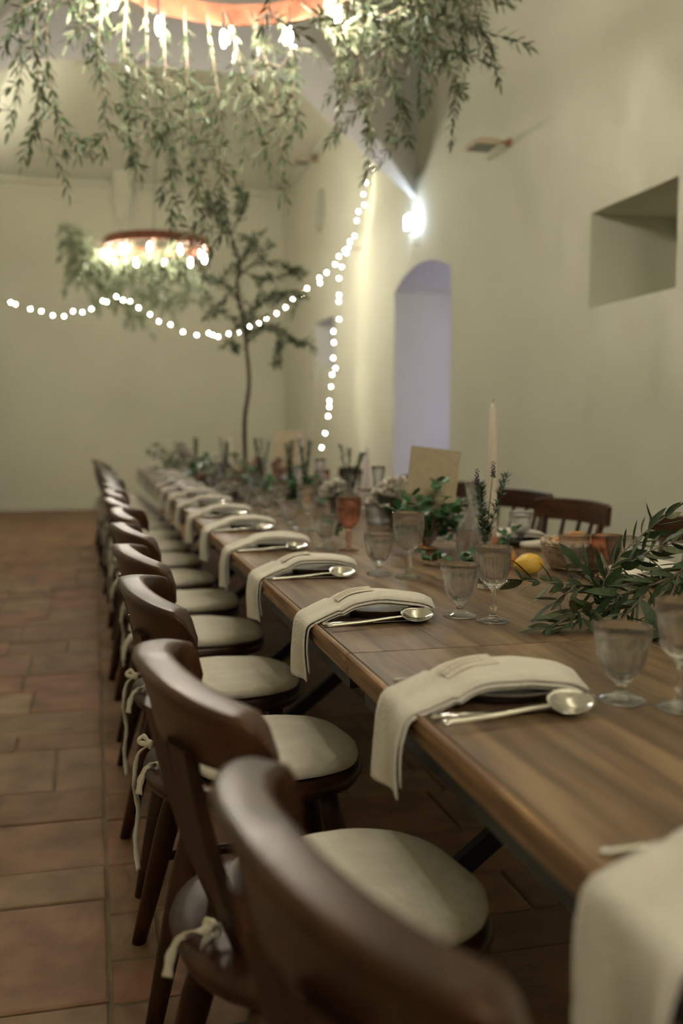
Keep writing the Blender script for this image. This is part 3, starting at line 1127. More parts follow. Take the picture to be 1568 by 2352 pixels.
def leaf_spots(pts, R_, spacing, L0, L1, spread=.9, droop=.2, start=.05, pair=True):
    """positions of leaves along a polyline: (origin, dir, up, length)"""
    out = []
    acc, ang = 0, R_.uniform(0, 6)
    tot = sum((pts[k + 1] - pts[k]).length for k in range(len(pts) - 1))
    done, nxt = 0, tot * start
    for k in range(len(pts) - 1):
        a, b = pts[k], pts[k + 1]
        seg = (b - a).length
        if seg < 1e-6: continue
        t = (b - a) / seg
        while nxt <= done + seg:
            o = a + t * (nxt - done)
            ang += pi / 2 + R_.uniform(-.4, .4)
            u = t.orthogonal().normalized()
            for s in ((0, pi) if pair else (0,)):
                side = Matrix.Rotation(ang + s, 3, t) @ u
                d = (t * R_.uniform(.35, 1.0) + side * spread * R_.uniform(.6, 1.2) + Vector((0, 0, -droop * R_.random()))).normalized()
                upv = (t - d * t.dot(d)) * -1 + Vector((0, 0, R_.uniform(-.2, .8))) + side * R_.uniform(-.4, .4)
                out.append((o, d, upv, R_.uniform(L0, L1)))
            nxt += spacing * R_.uniform(.7, 1.35)
        done += seg
    out.append((pts[-1], (pts[-1] - pts[-2]).normalized(), Vector((.3, .2, 1)), L1 * .9))
    return out


def foliage_mesh(spots, ratio, R_, seg=3, mats=None, name='leaves'):
    mb = MB()
    for o, d, u, L_ in spots:
        vs, ft, fb = leaf_geo(L_, L_ * ratio * R_.uniform(.8, 1.2), R_.uniform(0, .22), R_.uniform(.05, .35), seg)
        mm = frame_mat(o, d, u)
        vs = [mm @ Vector(v) for v in vs]
        mb.add(vs, ft, 0, True)
        mb.add(vs, fb, 1, True)
    # no normal recalculation needed for the two skins
    me = bpy.data.meshes.new(name)
    me.from_pydata(mb.v, [], mb.f)
    for mt in (mats or [M['leaf_top'], M['leaf_under']]): me.materials.append(mt)
    me.polygons.foreach_set('material_index', mb.m)
    me.polygons.foreach_set('use_smooth', mb.s)
    me.update()
    return me


def twig_lines(start, end, R_, sag=.1, ntw=6, tl=.22, bow=(0, 0, .06), down=.6, dirbias=None, first=.15):
    """main stem from start to end with an arc, plus side twigs"""
    a, b = Vector(start), Vector(end)
    mid = a.lerp(b, .45) + Vector(bow)
    main = smooth_poly([a, a.lerp(mid, .6) + Vector((0, 0, .02)), mid, mid.lerp(b, .55) + Vector((R_.uniform(-.02, .02), R_.uniform(-.02, .02), -.01)), b], 4)
    lines = [main]
    n = len(main)
    for k in range(ntw):
        i = int(n * (first + (.95 - first) * (k + R_.random() * .6) / max(1, ntw)))
        i = min(max(i, 1), n - 2)
        o = main[i]
        t = (main[i + 1] - main[i - 1]).normalized()
        u = Matrix.Rotation(R_.uniform(0, 2 * pi), 3, t) @ t.orthogonal().normalized()
        d = (t * R_.uniform(.2, .8) + u * R_.uniform(.7, 1.1)).normalized()
        if dirbias: d = (d + Vector(dirbias)).normalized()
        l_ = tl * R_.uniform(.6, 1.25)
        p1 = o + d * l_ * .5 + Vector((0, 0, -.02 * down))
        p2 = o + d * l_ * .85 + Vector((0, 0, -l_ * .35 * down))
        p3 = o + d * l_ * 1.0 + Vector((0, 0, -l_ * .75 * down))
        lines.append(smooth_poly([o, p1, p2, p3], 3))
    return lines


def olive_spray(label, start, end, seed, ntw=6, tl=.22, L=(.035, .055), spacing=.022, bow=(0, 0, .06), down=.6, r=.005, group=None, dirbias=None, mats=None, ratio=.26, seg=3, name='olive_branch', bare=.12, first=.15):
    R_ = random.Random(seed)
    ln = twig_lines(start, end, R_, ntw=ntw, tl=tl, bow=bow, down=down, dirbias=dirbias, first=first)
    root = empty(name, start)
    off = -Vector(start)
    sm = MB()
    for k, p in enumerate(ln):
        n = len(p)
        r0 = r if k == 0 else r * .5
        sm.tube([q + off for q in p], [r0 * (1 - .75 * i / (n - 1)) for i in range(n)], 5)
    sm.build('stem', M['stem'], root)
    spots = []
    for k, p in enumerate(ln):
        spots += leaf_spots(p, R_, spacing, L[0], L[1], start=bare if k == 0 else .05)
    spots = [(o + off, d, u, l_) for o, d, u, l_ in spots]
    lf = link('leaves', foliage_mesh(spots, ratio, R_, seg, mats), root)
    lf['kind'] = 'stuff'
    tag(root, label, 'branch', group)
    return root


# ------------------------------------------------------------------ chandeliers
bulb_me = MB().lathe([(0, -.072), (.005, -.068), (.0105, -.055), (.0125, -.038), (.011, -.018), (.008, -.004), (0, 0)], 12).mesh('bulb', M['bulb'])
sock_me = MB().lathe([(0, .0), (.0085, 0), (.009, .004), (.009, .028), (.005, .032), (.003, .08), (0, .08)], 10).mesh('socket', M['black'])


def chandelier(label, c, Rr, hgt, ceil_z, nb, rot=0.0):
    root = empty('chandelier', c)
    tag(root, label, 'chandelier', 'hoop chandeliers')
    prof_ = [(Rr, -hgt / 2), (Rr, hgt / 2), (Rr - .012, hgt / 2), (Rr - .012, -hgt / 2)]
    MB().lathe(prof_, 64, close=True, smooth=False).build('hoop', M['copper'], root)
    for k in range(3):
        a = 2 * pi * k / 3 + .4
        MB().tube([((Rr - .006) * cos(a), (Rr - .006) * sin(a), hgt / 2 - .01), (.02 * cos(a), .02 * sin(a), 1.0)], .004, 6).build('hanger', M['black'], root)
    MB().tube([(0, 0, 1.0), (0, 0, ceil_z - c[2])], .006, 6).build('hanger', M['black'], root)
    for k in range(nb):
        a = 2 * pi * k / nb + rot
        s = link('socket', sock_me, root, ((Rr - .035) * cos(a), (Rr - .035) * sin(a), -hgt / 2 - .035))
        link('bulb', bulb_me, s, (0, 0, 0))
    return root


CH1 = Vector((.544, 3.954, 2.91))
CH2 = Vector((.64, 10.06, 2.93))
chandelier('rusty copper hoop chandelier with hanging bulbs, nearest and largest', CH1, .50, .085, 4.75, 10, .25)
chandelier('small-looking hoop chandelier glowing at the far end of the hall', CH2, .50, .085, 5.9, 10, .1)

chandelier('added unseen hoop chandelier brightening the near end of the hall', Vector((.55, -1.9, 2.9)), .50, .085, 4.75, 10, .1)  # added out of view to brighten the near end

# olive branches on the near chandelier: (end px, depth, start px or angle on the hoop, ...)
def hoop(c, deg, dz=.02, f=1.0):
    a = radians(deg)
    return c + Vector((.49 * f * cos(a), .49 * f * sin(a), dz))


g1 = 'olive branches tied to the near chandelier'
B1 = [
    # end px, depth, hoop angle, twigs, twig length, bow, spacing, label
    ((20, 300), 3.95, 178, 7, .22, (-.12, 0, .06), .021, 'drooping olive branch at the aisle edge of the near chandelier'),
    ((150, 345), 4.05, 170, 7, .22, (-.14, 0, .05), .021, 'drooping olive branch with loose tip, second from the aisle edge'),
    ((70, 350), 3.8, 200, 6, .20, (-.12, 0, .05), .022, 'short drooping olive branch among the aisle-edge branches'),
    ((235, 350), 4.0, 155, 8, .2, (-.03, 0, .03), .020, 'hanging olive branch above the second aisle gap of the hoop'),
    ((300, 375), 4.05, 140, 8, .2, (-.02, 0, .02), .020, 'hanging olive branch beside the hoop rim, with forked tip'),
    ((345, 330), 4.1, 128, 5, .2, (0, 0, .0), .026, 'thin pale olive twig hanging below the hoop'),
    ((395, 500), 4.3, 118, 9, .22, (0, .02, .0), .020, 'long hanging olive branch on the aisle flank of the central cascade'),
    ((450, 565), 4.3, 106, 10, .22, (0, .02, .0), .018, 'longest olive branch of the central cascade'),
    ((520, 540), 4.3, 95, 9, .22, (.02, 0, .0), .019, 'long hanging olive branch on the wall flank of the central cascade'),
    ((610, 330), 4.3, 86, 6, .18, (.0, .0, .0), .022, 'arching olive twig in front of the vault'),
    ((660, 470), 4.3, 74, 4, .16, (.04, .0, .03), .03, 'thin drooping olive twig with sparse leaves'),
    ((690, 290), 4.15, 60, 8, .2, (.03, 0, .0), .020, 'bushy olive branch below the middle bulbs'),
    ((600, 250), 4.1, 70, 7, .2, (.0, 0, .0), .020, 'pale green lit olive branch under the middle bulbs'),
]
for k, (e, dp, ang, ntw, tl, bow, spc, lb) in enumerate(B1):
    olive_spray(lb, hoop(CH1, ang), at(*e, dp), 20 + k, ntw, tl * .8, (.042, .066), spc * 1.3, bow, .55, group=g1, ratio=.23, bare=.10, first=.12 if k < 5 else .34)
B2 = [
    ((1165, 10), 3.75, 8, 9, .24, (.12, 0, .07), 'topmost olive branch of the spray on the wall side'),
    ((1130, 110), 3.7, -5, 10, .24, (.12, 0, .07), 'olive branch with leafy tip pointing at the wall'),
    ((1050, 225), 3.75, 2, 10, .24, (.10, 0, .05), 'drooping olive branch of the wall-side spray'),
    ((940, 320), 3.85, 20, 10, .22, (.08, 0, .04), 'long drooping olive branch above the fairy lights'),
    ((860, 320), 3.95, 33, 10, .22, (.06, 0, .03), 'olive branch touching the top of the fairy lights'),
    ((800, 220), 4.0, 45, 9, .22, (.05, 0, .02), 'inner olive branch of the wall-side spray'),
    ((900, 180), 3.8, 12, 10, .24, (.06, 0, .03), 'dense middle olive branch of the wall-side spray'),
    ((1010, 120), 3.7, -10, 10, .26, (.06, 0, .06), 'dense upper olive branch of the wall-side spray'),
    ((980, 20), 3.6, -15, 9, .24, (.06, 0, .05), 'olive branch crowning the wall-side spray'),
    ((780, 80), 3.6, -35, 7, .22, (.03, 0, .03), 'olive branch lying over the near rim of the hoop'),
    ((600, 60), 3.45, -75, 5, .18, (0, 0, .02), 'small olive sprig hanging over the hoop front'),
]
for k, (e, dp, ang, ntw, tl, bow, lb) in enumerate(B2):
    olive_spray(lb, hoop(CH1, ang), at(*e, dp), 60 + k, ntw, tl * .9, (.038, .06), .0195, bow, .08, group=g1, ratio=.22, dirbias=(.3, -.05, -.02))
# far chandelier
g2 = 'olive branches tied to the far chandelier'
pale = [M['leaf_pale'], M['leaf_under']]
for k, (e, ang, ntw, lb) in enumerate([((185, 640), 190, 9, 'bushy olive spray on the aisle side of the far chandelier'), ((165, 570), 175, 9, 'upper olive spray on the aisle side of the far chandelier'), ((230, 665), 205, 8, 'drooping olive spray on the aisle side of the far chandelier'),
                                       ((300, 720), 230, 7, 'long olive twig hanging below the far chandelier'), ((360, 700), 262, 8, 'middle olive twig hanging below the far chandelier'), ((430, 690), 300, 8, 'wall-side olive twig hanging below the far chandelier'), ((395, 640), 280, 7, 'short olive twig below the far chandelier bulbs'), ((300, 640), 240, 7, 'short olive twig beside the fairy light knot')]):
    olive_spray(lb, hoop(CH2, ang), at(*e, 9.7 + .1 * (k % 3)), 100 + k, ntw + 5, .26, (.05, .085), .0165, (-.05 if k < 3 else 0, 0, .05), .5, group=g2, mats=pale, bare=.3, first=.35)

# ------------------------------------------------------------------ slender olive tree in a pot on the table
tp = on_z(563, 1133, TZ)
tree = empty('olive_tree', (tp.x, tp.y, TZ))
tag(tree, 'slender potted olive tree standing on the far part of the table', 'tree')
dT = 6.22
RT = random.Random(5)
trunk = smooth_poly([(0, 0, .05)] + [at(x, y, dT) - tree.location for x, y in ((562, 1040), (562, 960), (572, 880), (565, 795), (558, 730), (545, 660), (548, 600), (530, 540), (510, 450))], 5)
nT = len(trunk)
MB().tube(trunk, [.017 * (1 - .78 * i / (nT - 1)) for i in range(nT)], 8).build('trunk', M['bark'], tree)
lim = [[(565, 795), (590, 762), (625, 752), (650, 765), (690, 790)], [(650, 765), (640, 800), (632, 835)], [(558, 730), (590, 700), (640, 670), (700, 680)], [(548, 690), (520, 655), (480, 640)], [(545, 640), (590, 600), (650, 610)],
       [(548, 600), (580, 560), (600, 590)], [(540, 560), (500, 500), (470, 470)], [(530, 540), (560, 470), (545, 430)], [(545, 650), (505, 700), (495, 720)], [(556, 720), (570, 770), (590, 690)], [(560, 740), (530, 770), (540, 800)], [(548, 620), (610, 640), (680, 620)]]
lb_ = MB()
spots = []
for k, l_ in enumerate(lim):
    pts = smooth_poly([at(x, y, dT + RT.uniform(-.02, .02) + (j * RT.uniform(-.06, .06))) - tree.location for j, (x, y) in enumerate(l_)], 5)
    lb_.tube(pts, [.006 * (1 - .7 * i / (len(pts) - 1)) for i in range(len(pts))], 6)
    spots += leaf_spots(pts, RT, .019, .045, .07, start=.2)
    for q in range(3):
        i = RT.randrange(len(pts) // 3, len(pts))
        e = pts[i] + Vector((RT.uniform(-.14, .14), RT.uniform(-.14, .14), RT.uniform(-.12, .14)))
        tw = smooth_poly([pts[i], pts[i].lerp(e, .5) + Vector((0, 0, .02)), e], 4)
        lb_.tube(tw, .0025, 5)
        spots += leaf_spots(tw, RT, .021, .04, .065)
spots += leaf_spots(trunk[20:], RT, .022, .045, .07)
lb_.build('limbs', M['bark'], tree)
lf = link('leaves', foliage_mesh(spots, .27, RT, 3), tree)
lf['kind'] = 'stuff'
MB().lathe([(0, 0), (.055, 0), (.06, .005), (.075, .11), (.08, .115), (.08, .13), (.072, .13), (.068, .115), (0, .11)], 28).build('pot', M['terracotta'], tree)

# ------------------------------------------------------------------ olive branches lying on the table (leaf by leaf)
RB = random.Random(21)
LEAF_ME = []
for k in range(6):
    vs, ft, fb = leaf_geo(1.0, [.24, .28, .22, .30, .26, .25][k], [.05, .12, .2, .08, .15, .0][k], [.1, .25, .3, .15, .2, .3][k], 6)
    mb = MB().add(vs, ft, 0).add(vs, fb, 1)
    me = bpy.data.meshes.new('leaf')
    me.from_pydata(mb.v, [], mb.f)
    me.materials.append(M['leaf_top']); me.materials.append(M['leaf_under'])
    me.polygons.foreach_set('material_index', mb.m)
    me.polygons.foreach_set('use_smooth', mb.s)
    me.update()
    LEAF_ME.append(me)


def table_branch(label, stems, seed, L=(.045, .072), spacing=.0185, r=.0028):
    """stems: lists of (px, py, depth)"""
    R_ = random.Random(seed)
    o0 = at(*stems[0][0])
    root = empty('olive_branch', o0)
    tag(root, label, 'branch', 'olive branches laid on the table')
    sm = MB()
    sp_ = []
    for k, st in enumerate(stems):
        pts = [at(*p) - o0 for p in st]
        for p in pts: p.z = max(p.z, TZ + .006 - o0.z)
        pts = smooth_poly(pts, 6)
        n = len(pts)
        sm.tube(pts, [(r if k == 0 else r * .75) * (1 - .6 * i / (n - 1)) for i in range(n)], 7)
        sp_ += leaf_spots(pts, R_, spacing, L[0], L[1], .85, .1, start=.04)
    sm.build('stem', M['stem'], root)
    for o, d, u, l_ in sp_:
        tip = o + d * l_
        if tip.z + o0.z < TZ + .004:
            d = (d + Vector((0, 0, (TZ + .008 - o0.z - tip.z) / l_))).normalized()
            u = Vector((u.x * .2, u.y * .2, 1))
        lf = link('leaf', LEAF_ME[R_.randrange(6)], root)
        lf.matrix_local = frame_mat(o, d, u) @ Matrix.Diagonal((l_, l_, l_, 1))
    return root


table_branch('leafy olive branch reaching along the table toward the lemon', [[(1600, 1345, 2.02), (1500, 1338, 2.02), (1400, 1345, 2.0), (1300, 1340, 2.0), (1200, 1333, 2.0)], [(1390, 1345, 2.0), (1345, 1310, 2.03), (1320, 1290, 2.05)], [(1330, 1342, 2.0), (1290, 1370, 1.97), (1270, 1385, 1.96)]], 31)
table_branch('upright olive branch rising above the bread basket', [[(1375, 1432, 1.92), (1386, 1345, 1.96), (1425, 1275, 1.98), (1490, 1215, 1.98), (1530, 1185, 1.98)], [(1400, 1310, 1.97), (1450, 1290, 1.95), (1500, 1262, 1.93), (1570, 1240, 1.9)], [(1450, 1250, 1.98), (1500, 1290, 1.95), (1545, 1330, 1.93)]], 32)
table_branch('low olive branch curling on the tabletop beside the goblets', [[(1480, 1370, 1.92), (1420, 1385, 1.91), (1350, 1395, 1.9), (1300, 1420, 1.87), (1262, 1442, 1.86)], [(1350, 1395, 1.9), (1330, 1425, 1.87), (1310, 1440, 1.86)]], 33)
table_branch('olive branch at the table middle behind the nearest goblet', [[(1600, 1290, 1.85), (1530, 1330, 1.85), (1460, 1355, 1.88), (1400, 1372, 1.9)], [(1560, 1315, 1.85), (1530, 1390, 1.82), (1480, 1450, 1.8)], [(1490, 1350, 1.87), (1440, 1410, 1.86), (1420, 1430, 1.86)], [(1600, 1420, 1.75), (1560, 1470, 1.74), (1500, 1440, 1.8)]], 34)

# ------------------------------------------------------------------ things in the middle of the table
def put(p, z=TZ):
    return (p.x, p.y, z)


# lemon
lp = on_z(1215, 1320, TZ)
lem = [(0, -.043), (.006, -.040), (.013, -.034), (.024, -.020), (.0285, 0), (.024, .020), (.013, .033), (.007, .038), (0, .040)]
lemon_me = MB().lathe(lem, 28).mesh('lemon', M['lemon'])
tag(link('lemon', lemon_me, None, (lp.x, lp.y, TZ + .0285), (0, radians(90), radians(-8))), 'whole yellow lemon lying in front of the bread basket', 'lemon')
orange_me = MB().lathe([(0, -.032)] + [(.033 * sin(a), -.033 * cos(a)) for a in [pi * k / 10 for k in range(1, 10)]] + [(0, .031)], 24).mesh('orange', M['orange'])
fp = on_z(1160, 1302, TZ)
nect = empty('nectarine', (fp.x, fp.y, TZ + .028))
MB().lathe([(0, -.026), (.012, -.027)] + [(.030 * sin(a), -.029 * cos(a)) for a in [pi * k / 10 for k in range(2, 9)]] + [(.008, .025), (0, .022)], 24).build('flesh', M['fruit_red'], nect)
MB().tube([(0, 0, .022), (.002, 0, .032)], .0018, 6).build('stalk', M['stem'], nect)
tag(nect, 'red and yellow fruit seen behind the crystal wine glass', 'fruit')

# bread basket
bp_ = on_z(1325, 1312, TZ)
bk = empty('bread_basket', (bp_.x + .02, bp_.y + .05, TZ))
tag(bk, 'low wicker bread basket at the wall side of the table', 'basket')
wk = MB()
for j in range(9):
    z = .006 + .0075 * j
    r0 = .062 + .024 * (j / 8) ** .8
    pts = [Vector((r0 * 1.05 * cos(2 * pi * k / 48), r0 * sin(2 * pi * k / 48), z + .002 * sin(k * pi + j * pi))) for k in range(49)]
    pts = [Vector((p.x * (1 + .03 * (1 if (k + j) % 2 else -1)), p.y * (1 + .03 * (1 if (k + j) % 2 else -1)), p.z)) for k, p in enumerate(pts)]
    wk.tube(pts, .0042, 6, cap=False)
wk.build('woven_wall', M['wicker'], bk)
MB().lathe([(0, .002), (.062, .002), (.064, .006), (0, .008)], 32).build('bottom', M['wicker'], bk)
rm = MB()
for q in range(2):
    rm.tube([Vector(((.088 + .003 * sin(9 * a + q * 3)) * cos(a), (.085 + .003 * sin(9 * a + q * 3)) * sin(a), .075 + .004 * cos(9 * a + q * 3))) for a in [2 * pi * k / 72 for k in range(73)]], .005, 6, cap=False)
rm.build('braided_rim', M['wicker'], bk)


def bread_slice(seed):
    rr = random.Random(seed)
    out = [(.045 * cos(a) * (1 + rr.uniform(-.06, .06)), .028 * sin(a) * (1 + rr.uniform(-.06, .06))) for a in [2 * pi * k / 18 for k in range(18)]]
    return MB().loft([[(x * .9, y * .9, -.011) for x, y in out], [(x, y, -.008) for x, y in out], [(x, y, .008) for x, y in out], [(x * .9, y * .9, .011) for x, y in out]]).mesh('bread_slice', M['bread'])


BS = [bread_slice(k) for k in range(3)]
for k, (dx, dy, dz, rx, ry, rz, lb) in enumerate([(-.038, -.012, .062, 60, 20, 20, 'thick crusty bread slice at the aisle rim of the basket'), (-.008, .020, .066, 70, -15, 60, 'toasted bread slice standing in the middle of the basket'), (.035, -.01, .062, 55, 10, 110, 'bread slice leaning on the wall-side rim of the basket'), (.0, -.032, .058, 40, 30, -30, 'bread slice lying flat across the front of the basket'), (.022, .04, .07, 65, 0, 10, 'darkest bread slice at the back of the basket')]):
    tag(link('bread_slice', BS[k % 3], None, (bk.location.x + dx, bk.location.y + dy, TZ + dz), (radians(rx), radians(ry), radians(rz))), lb, 'bread', 'bread in the basket')

# rolled napkin and lilac cloth by the basket
rp_ = on_z(1255, 1268, TZ)
rn = []
for k in range(9):
    t = k / 8
    r_ = .012 + .013 * t
    rn.append([(-.07 + .14 * t, r_ * cos(a) * 1.2, .02 + r_ * sin(a) * .8) for a in [2 * pi * q / 16 for q in range(16)]])
tag(MB().loft(rn).build('rolled_napkin', M['napkin'], None, (rp_.x, rp_.y + .03, TZ + .001)), 'rolled white napkin pointing at the bread basket', 'napkin')
lc = on_z(1180, 1238, TZ)
cl = []
for i in range(12):
    row = []
    for j in range(9):
        x, y = -.12 + .24 * i / 11, -.08 + .16 * j / 8
        row.append((x, y, .006 + .003 * noise.noise(Vector((x * 20, y * 20, 1)))))
    cl.append(row + [(p[0], p[1], .001) for p in row[::-1]])
tag(MB().loft(cl).build('lilac_cloth', M['lilac'], None, (lc.x + .02, lc.y, TZ)), 'folded lilac cloth lying on the wall side of the table', 'cloth')

# pink goblet, clear goblets near the basket
pg = on_z(1370, 1220, TZ + .108)
tag(link('water_goblet', GOBP, None, (pg.x - .02, pg.y - .09, TZ)), 'pink footed goblet in front of the bread basket', 'goblet')
for (px, py), lb in (((1195, 1255), 'clear goblet standing on the lilac cloth edge beside the carafe'), ((1425, 1330), 'clear goblet half hidden by olive leaves beside the pink goblet')):
    q = on_z(px, py, TZ)
    tag(link('water_goblet', GOB, None, put(q, TZ + (.006 if px < 1300 else 0)), (0, 0, .3)), lb, 'goblet')


# carafes
def carafe(label, p, big=1.0):
    root = empty('carafe', put(p))
    o_ = [(0, 0), (.040, 0), (.046, .004), (.050, .03), (.051, .07), (.048, .105), (.038, .130), (.024, .148), (.0195, .158), (.020, .175), (.026, .215), (.0285, .232), (.0275, .233)]
    i_ = [(.026, .232), (.0235, .212), (.0175, .175), (.017, .158), (.022, .146), (.036, .127), (.0455, .103), (.0485, .07), (.0475, .03), (.043, .008), (0, .006)]
    sc = big
    MB().lathe([(r * sc, z * sc) for r, z in o_ + i_], 40).build('carafe_glass', M['glass'], root)
    w = [(0, .0065), (.042, .0085), (.0468, .03), (.0478, .07), (.0455, .10), (0, .10)]
    MB().lathe([(r * sc, z * sc) for r, z in w], 32).build('water', M['glass'], root)
    tag(root, label, 'carafe', 'water carafes')


carafe('clear water carafe with flared neck behind the lavender vase', on_z(1088, 1298, TZ))
carafe('clear water carafe behind the white flowers', on_z(868, 1205, TZ))
carafe('clear water carafe among the far glasses beside the wall', on_z(735, 1160, TZ))


# taper candles
def taper(label, p, h, m, base_r=.026):
    root = empty('taper_candle', put(p))
    MB().lathe([(0, 0), (base_r, 0), (base_r, .004), (.012, .010), (.009, .03), (.0185, .042), (.0185, .058), (.0150, .058), (.0150, .045), (0, .044)], 24).build('candle_holder', M['terracotta'], root)
    MB().lathe([(0, .045), (.0148, .045), (.0148, .10), (.0135, h * .7), (.009, h - .02), (.003, h - .006), (0, h - .004)], 16).build('wax', m, root)
    MB().tube([(0, 0, h - .008), (.001, 0, h + .008)], .0009, 5).build('wick', M['black'], root)
    tag(root, label, 'candle', 'taper candles')


taper('tall beige taper candle rising behind the carafe', on_z(1128, 1278, TZ), .46, M['candle'])
taper('lilac taper candle in front of the far menu card', on_z(690, 1140, TZ), .36, M['candle_pink'])
taper('slim taper candle beside the potted olive tree', on_z(530, 1115, TZ), .34, M['candle'])
taper('taper candle standing beyond the white flowers', on_z(842, 1160, TZ), .30, M['candle_pink'])


# menu cards on end
def menu(label, c, w, h, lean, rz, m, bend=.012):
    root = empty('menu_card', c, rz)
    rings = []
    for k in range(9):
        t = -1 + k / 4
        x = t * w / 2
        y = bend * t * t
        rings.append([(x, y, 0), (x, y + .0012, 0), (x, y + .0012 + lean * h, h), (x, y + lean * h, h)])
    MB().loft(rings, smooth=False).build('card', m, root)
    MB().box(-.03, .03, -.012, .028, -.012, .004, .002).build('card_stand', M['brass'], root)
    tag(root, label, 'menu card', 'standing menu cards')
    return root


mc = at(975, 1150, 3.12)
mo = menu('large blank beige menu card standing behind the green leaves', (mc.x + .012, mc.y, TZ + .095), .158, .225, .1, radians(-14), M['kraft'])
mo.rotation_euler = (0, radians(7), radians(-14))
MB().lathe([(0, 0), (.04, 0), (.042, .004), (.012, .010), (.008, .085), (0, .09)], 20).build('stand_foot', M['brass'], mo, (0, .008, -.09))
mc2 = on_z(665, 1130, TZ)
mo2 = menu('small-looking beige menu card far down the table near the corner', (mc2.x, mc2.y, TZ + .13), .19, .24, .05, radians(-8), M['kraft'])
MB().lathe([(0, 0), (.04, 0), (.042, .004), (.012, .010), (.008, .12), (0, .125)], 20).build('stand_foot', M['brass'], mo2, (0, .008, -.128))


# ribbed bud vases with sprigs
def vase_me():
    o_ = [(0, 0), (.022, 0), (.0255, .003), (.0262, .02), (.0262, .085), (.0235, .097), (.0155, .106), (.0135, .112), (.0142, .122), (.017, .130), (.0163, .131)]
    i_ = [(.0150, .129), (.0122, .121), (.0118, .112), (.0138, .104), (.0215, .094), (.0242, .083), (.0242, .014), (0, .010)]

    def mod(k, r, z, a):
        return 1 + (.025 * cos(a * 20) if .004 < z < .095 and k < len(o_) else 0)
    return MB().lathe(o_ + i_, 80, mod=mod).mesh('vase_glass', M['glass'])


VASE = vase_me()


def bud_vase(label, p, kind, seed, h=.18, n=3):
    R_ = random.Random(seed)
    root = empty('bud_vase', put(p))
    link('vase_glass', VASE, root)
    MB().lathe([(0, .011), (.0235, .015), (.0238, .06), (0, .06)], 24).build('water', M['water'], root)
    sm = MB()
    for k in range(n):
        a = R_.uniform(0, 6.28)
        lean = R_.uniform(.0, .03)
        top = Vector((lean * cos(a) * 2, lean * sin(a) * 2, .131 + h * R_.uniform(.75, 1)))
        pts = smooth_poly([(.012 * cos(a + 3), .012 * sin(a + 3), .014), (0.004 * cos(a), .004 * sin(a), .11), Vector((lean * cos(a), lean * sin(a), .131 + h * .4)), top], 5)
        sm.tube(pts, .0012, 5)
        if kind == 'lavender' and k < 2:
            for q in range(16):
                t = q / 15
                sm.add(*blob(top + Vector((.0035 * cos(q * 2.4), .0035 * sin(q * 2.4), -.012 + .036 * t)), .0042 * (1 - .5 * t), R_), 1)
            lo, hi = .36, .62
        else:
            lo, hi = .40, 1.0
        i0, i1 = int(len(pts) * lo), max(int(len(pts) * hi), int(len(pts) * lo) + 2)
        if not (kind == 'lavender' and k < 2 and k % 1):
            sp_ = []
            for i in range(i0, min(i1, len(pts) - 1)):
                for q in range(15):
                    aa = R_.uniform(0, 6.28)
                    side = Vector((cos(aa), sin(aa), R_.uniform(.3, 1.2))).normalized()
                    sp_.append((pts[i].lerp(pts[i + 1], R_.random()), side, Vector((0, 0, 1)), R_.uniform(.016, .028)))
            for o, d, u, l_ in sp_:
                vs, ft, fb = leaf_geo(l_, l_ * .2, .1, .1, 2)
                mm = frame_mat(o, d, u)
                sm.add([mm @ Vector(v) for v in vs], ft + fb, 2)
    sg = sm.build('sprigs', [M['rosemary'], M['lavender'], M['rosemary']], root)
    sg['kind'] = 'stuff'
    tag(root, label, 'vase', 'bud vases')


def blob(c, r, R_):
    a = [(0, 0, r), (r, 0, 0), (0, r, 0), (-r, 0, 0), (0, -r, 0), (0, 0, -r)]
    return [Vector(c) + Vector(p) for p in a], [(0, 1, 2), (0, 2, 3), (0, 3, 4), (0, 4, 1), (5, 2, 1), (5, 3, 2), (5, 4, 3), (5, 1, 4)]


bud_vase('ribbed glass bud vase with lavender and rosemary beside the lemon', on_z(1113, 1350, TZ), 'lavender', 1, .155, 5)
bud_vase('bud vase with dark rosemary in front of the drop of fairy lights', on_z(803, 1200, TZ), 'rosemary', 2, .19, 4)
for k, (px, py, lb) in enumerate([(665, 1165, 'bud vase with sprigs below the far menu card'), (600, 1150, 'bud vase with sprigs beside the potted olive tree'), (520, 1125, 'bud vase with sprigs on the aisle side of the olive tree'), (450, 1105, 'bud vase with sprigs near the far end of the table'), (700, 1170, 'bud vase with sprigs beside the far carafe')]):
    bud_vase(lb, on_z(px, py, TZ), 'rosemary', 10 + k, .2, 4)


# votive and ivy bundles, flower bunches
def leaf_disc(L_, lobes, R_):
    out = []
    for k in range(10):
        a = 2 * pi * k / 10
        r = L_ * .5 * (1 + .16 * cos(5 * a) if lobes else 1)
        out.append((L_ * .5 + r * cos(a), r * .85 * sin(a), -.10 * r * abs(sin(a)) + .05 * L_ * cos(a)))
    vs = [(L_ * .5, 0, .02 * L_)] + out
    top = [(0, 1 + k, 1 + (k + 1) % 10) for k in range(10)]
    return vs, top


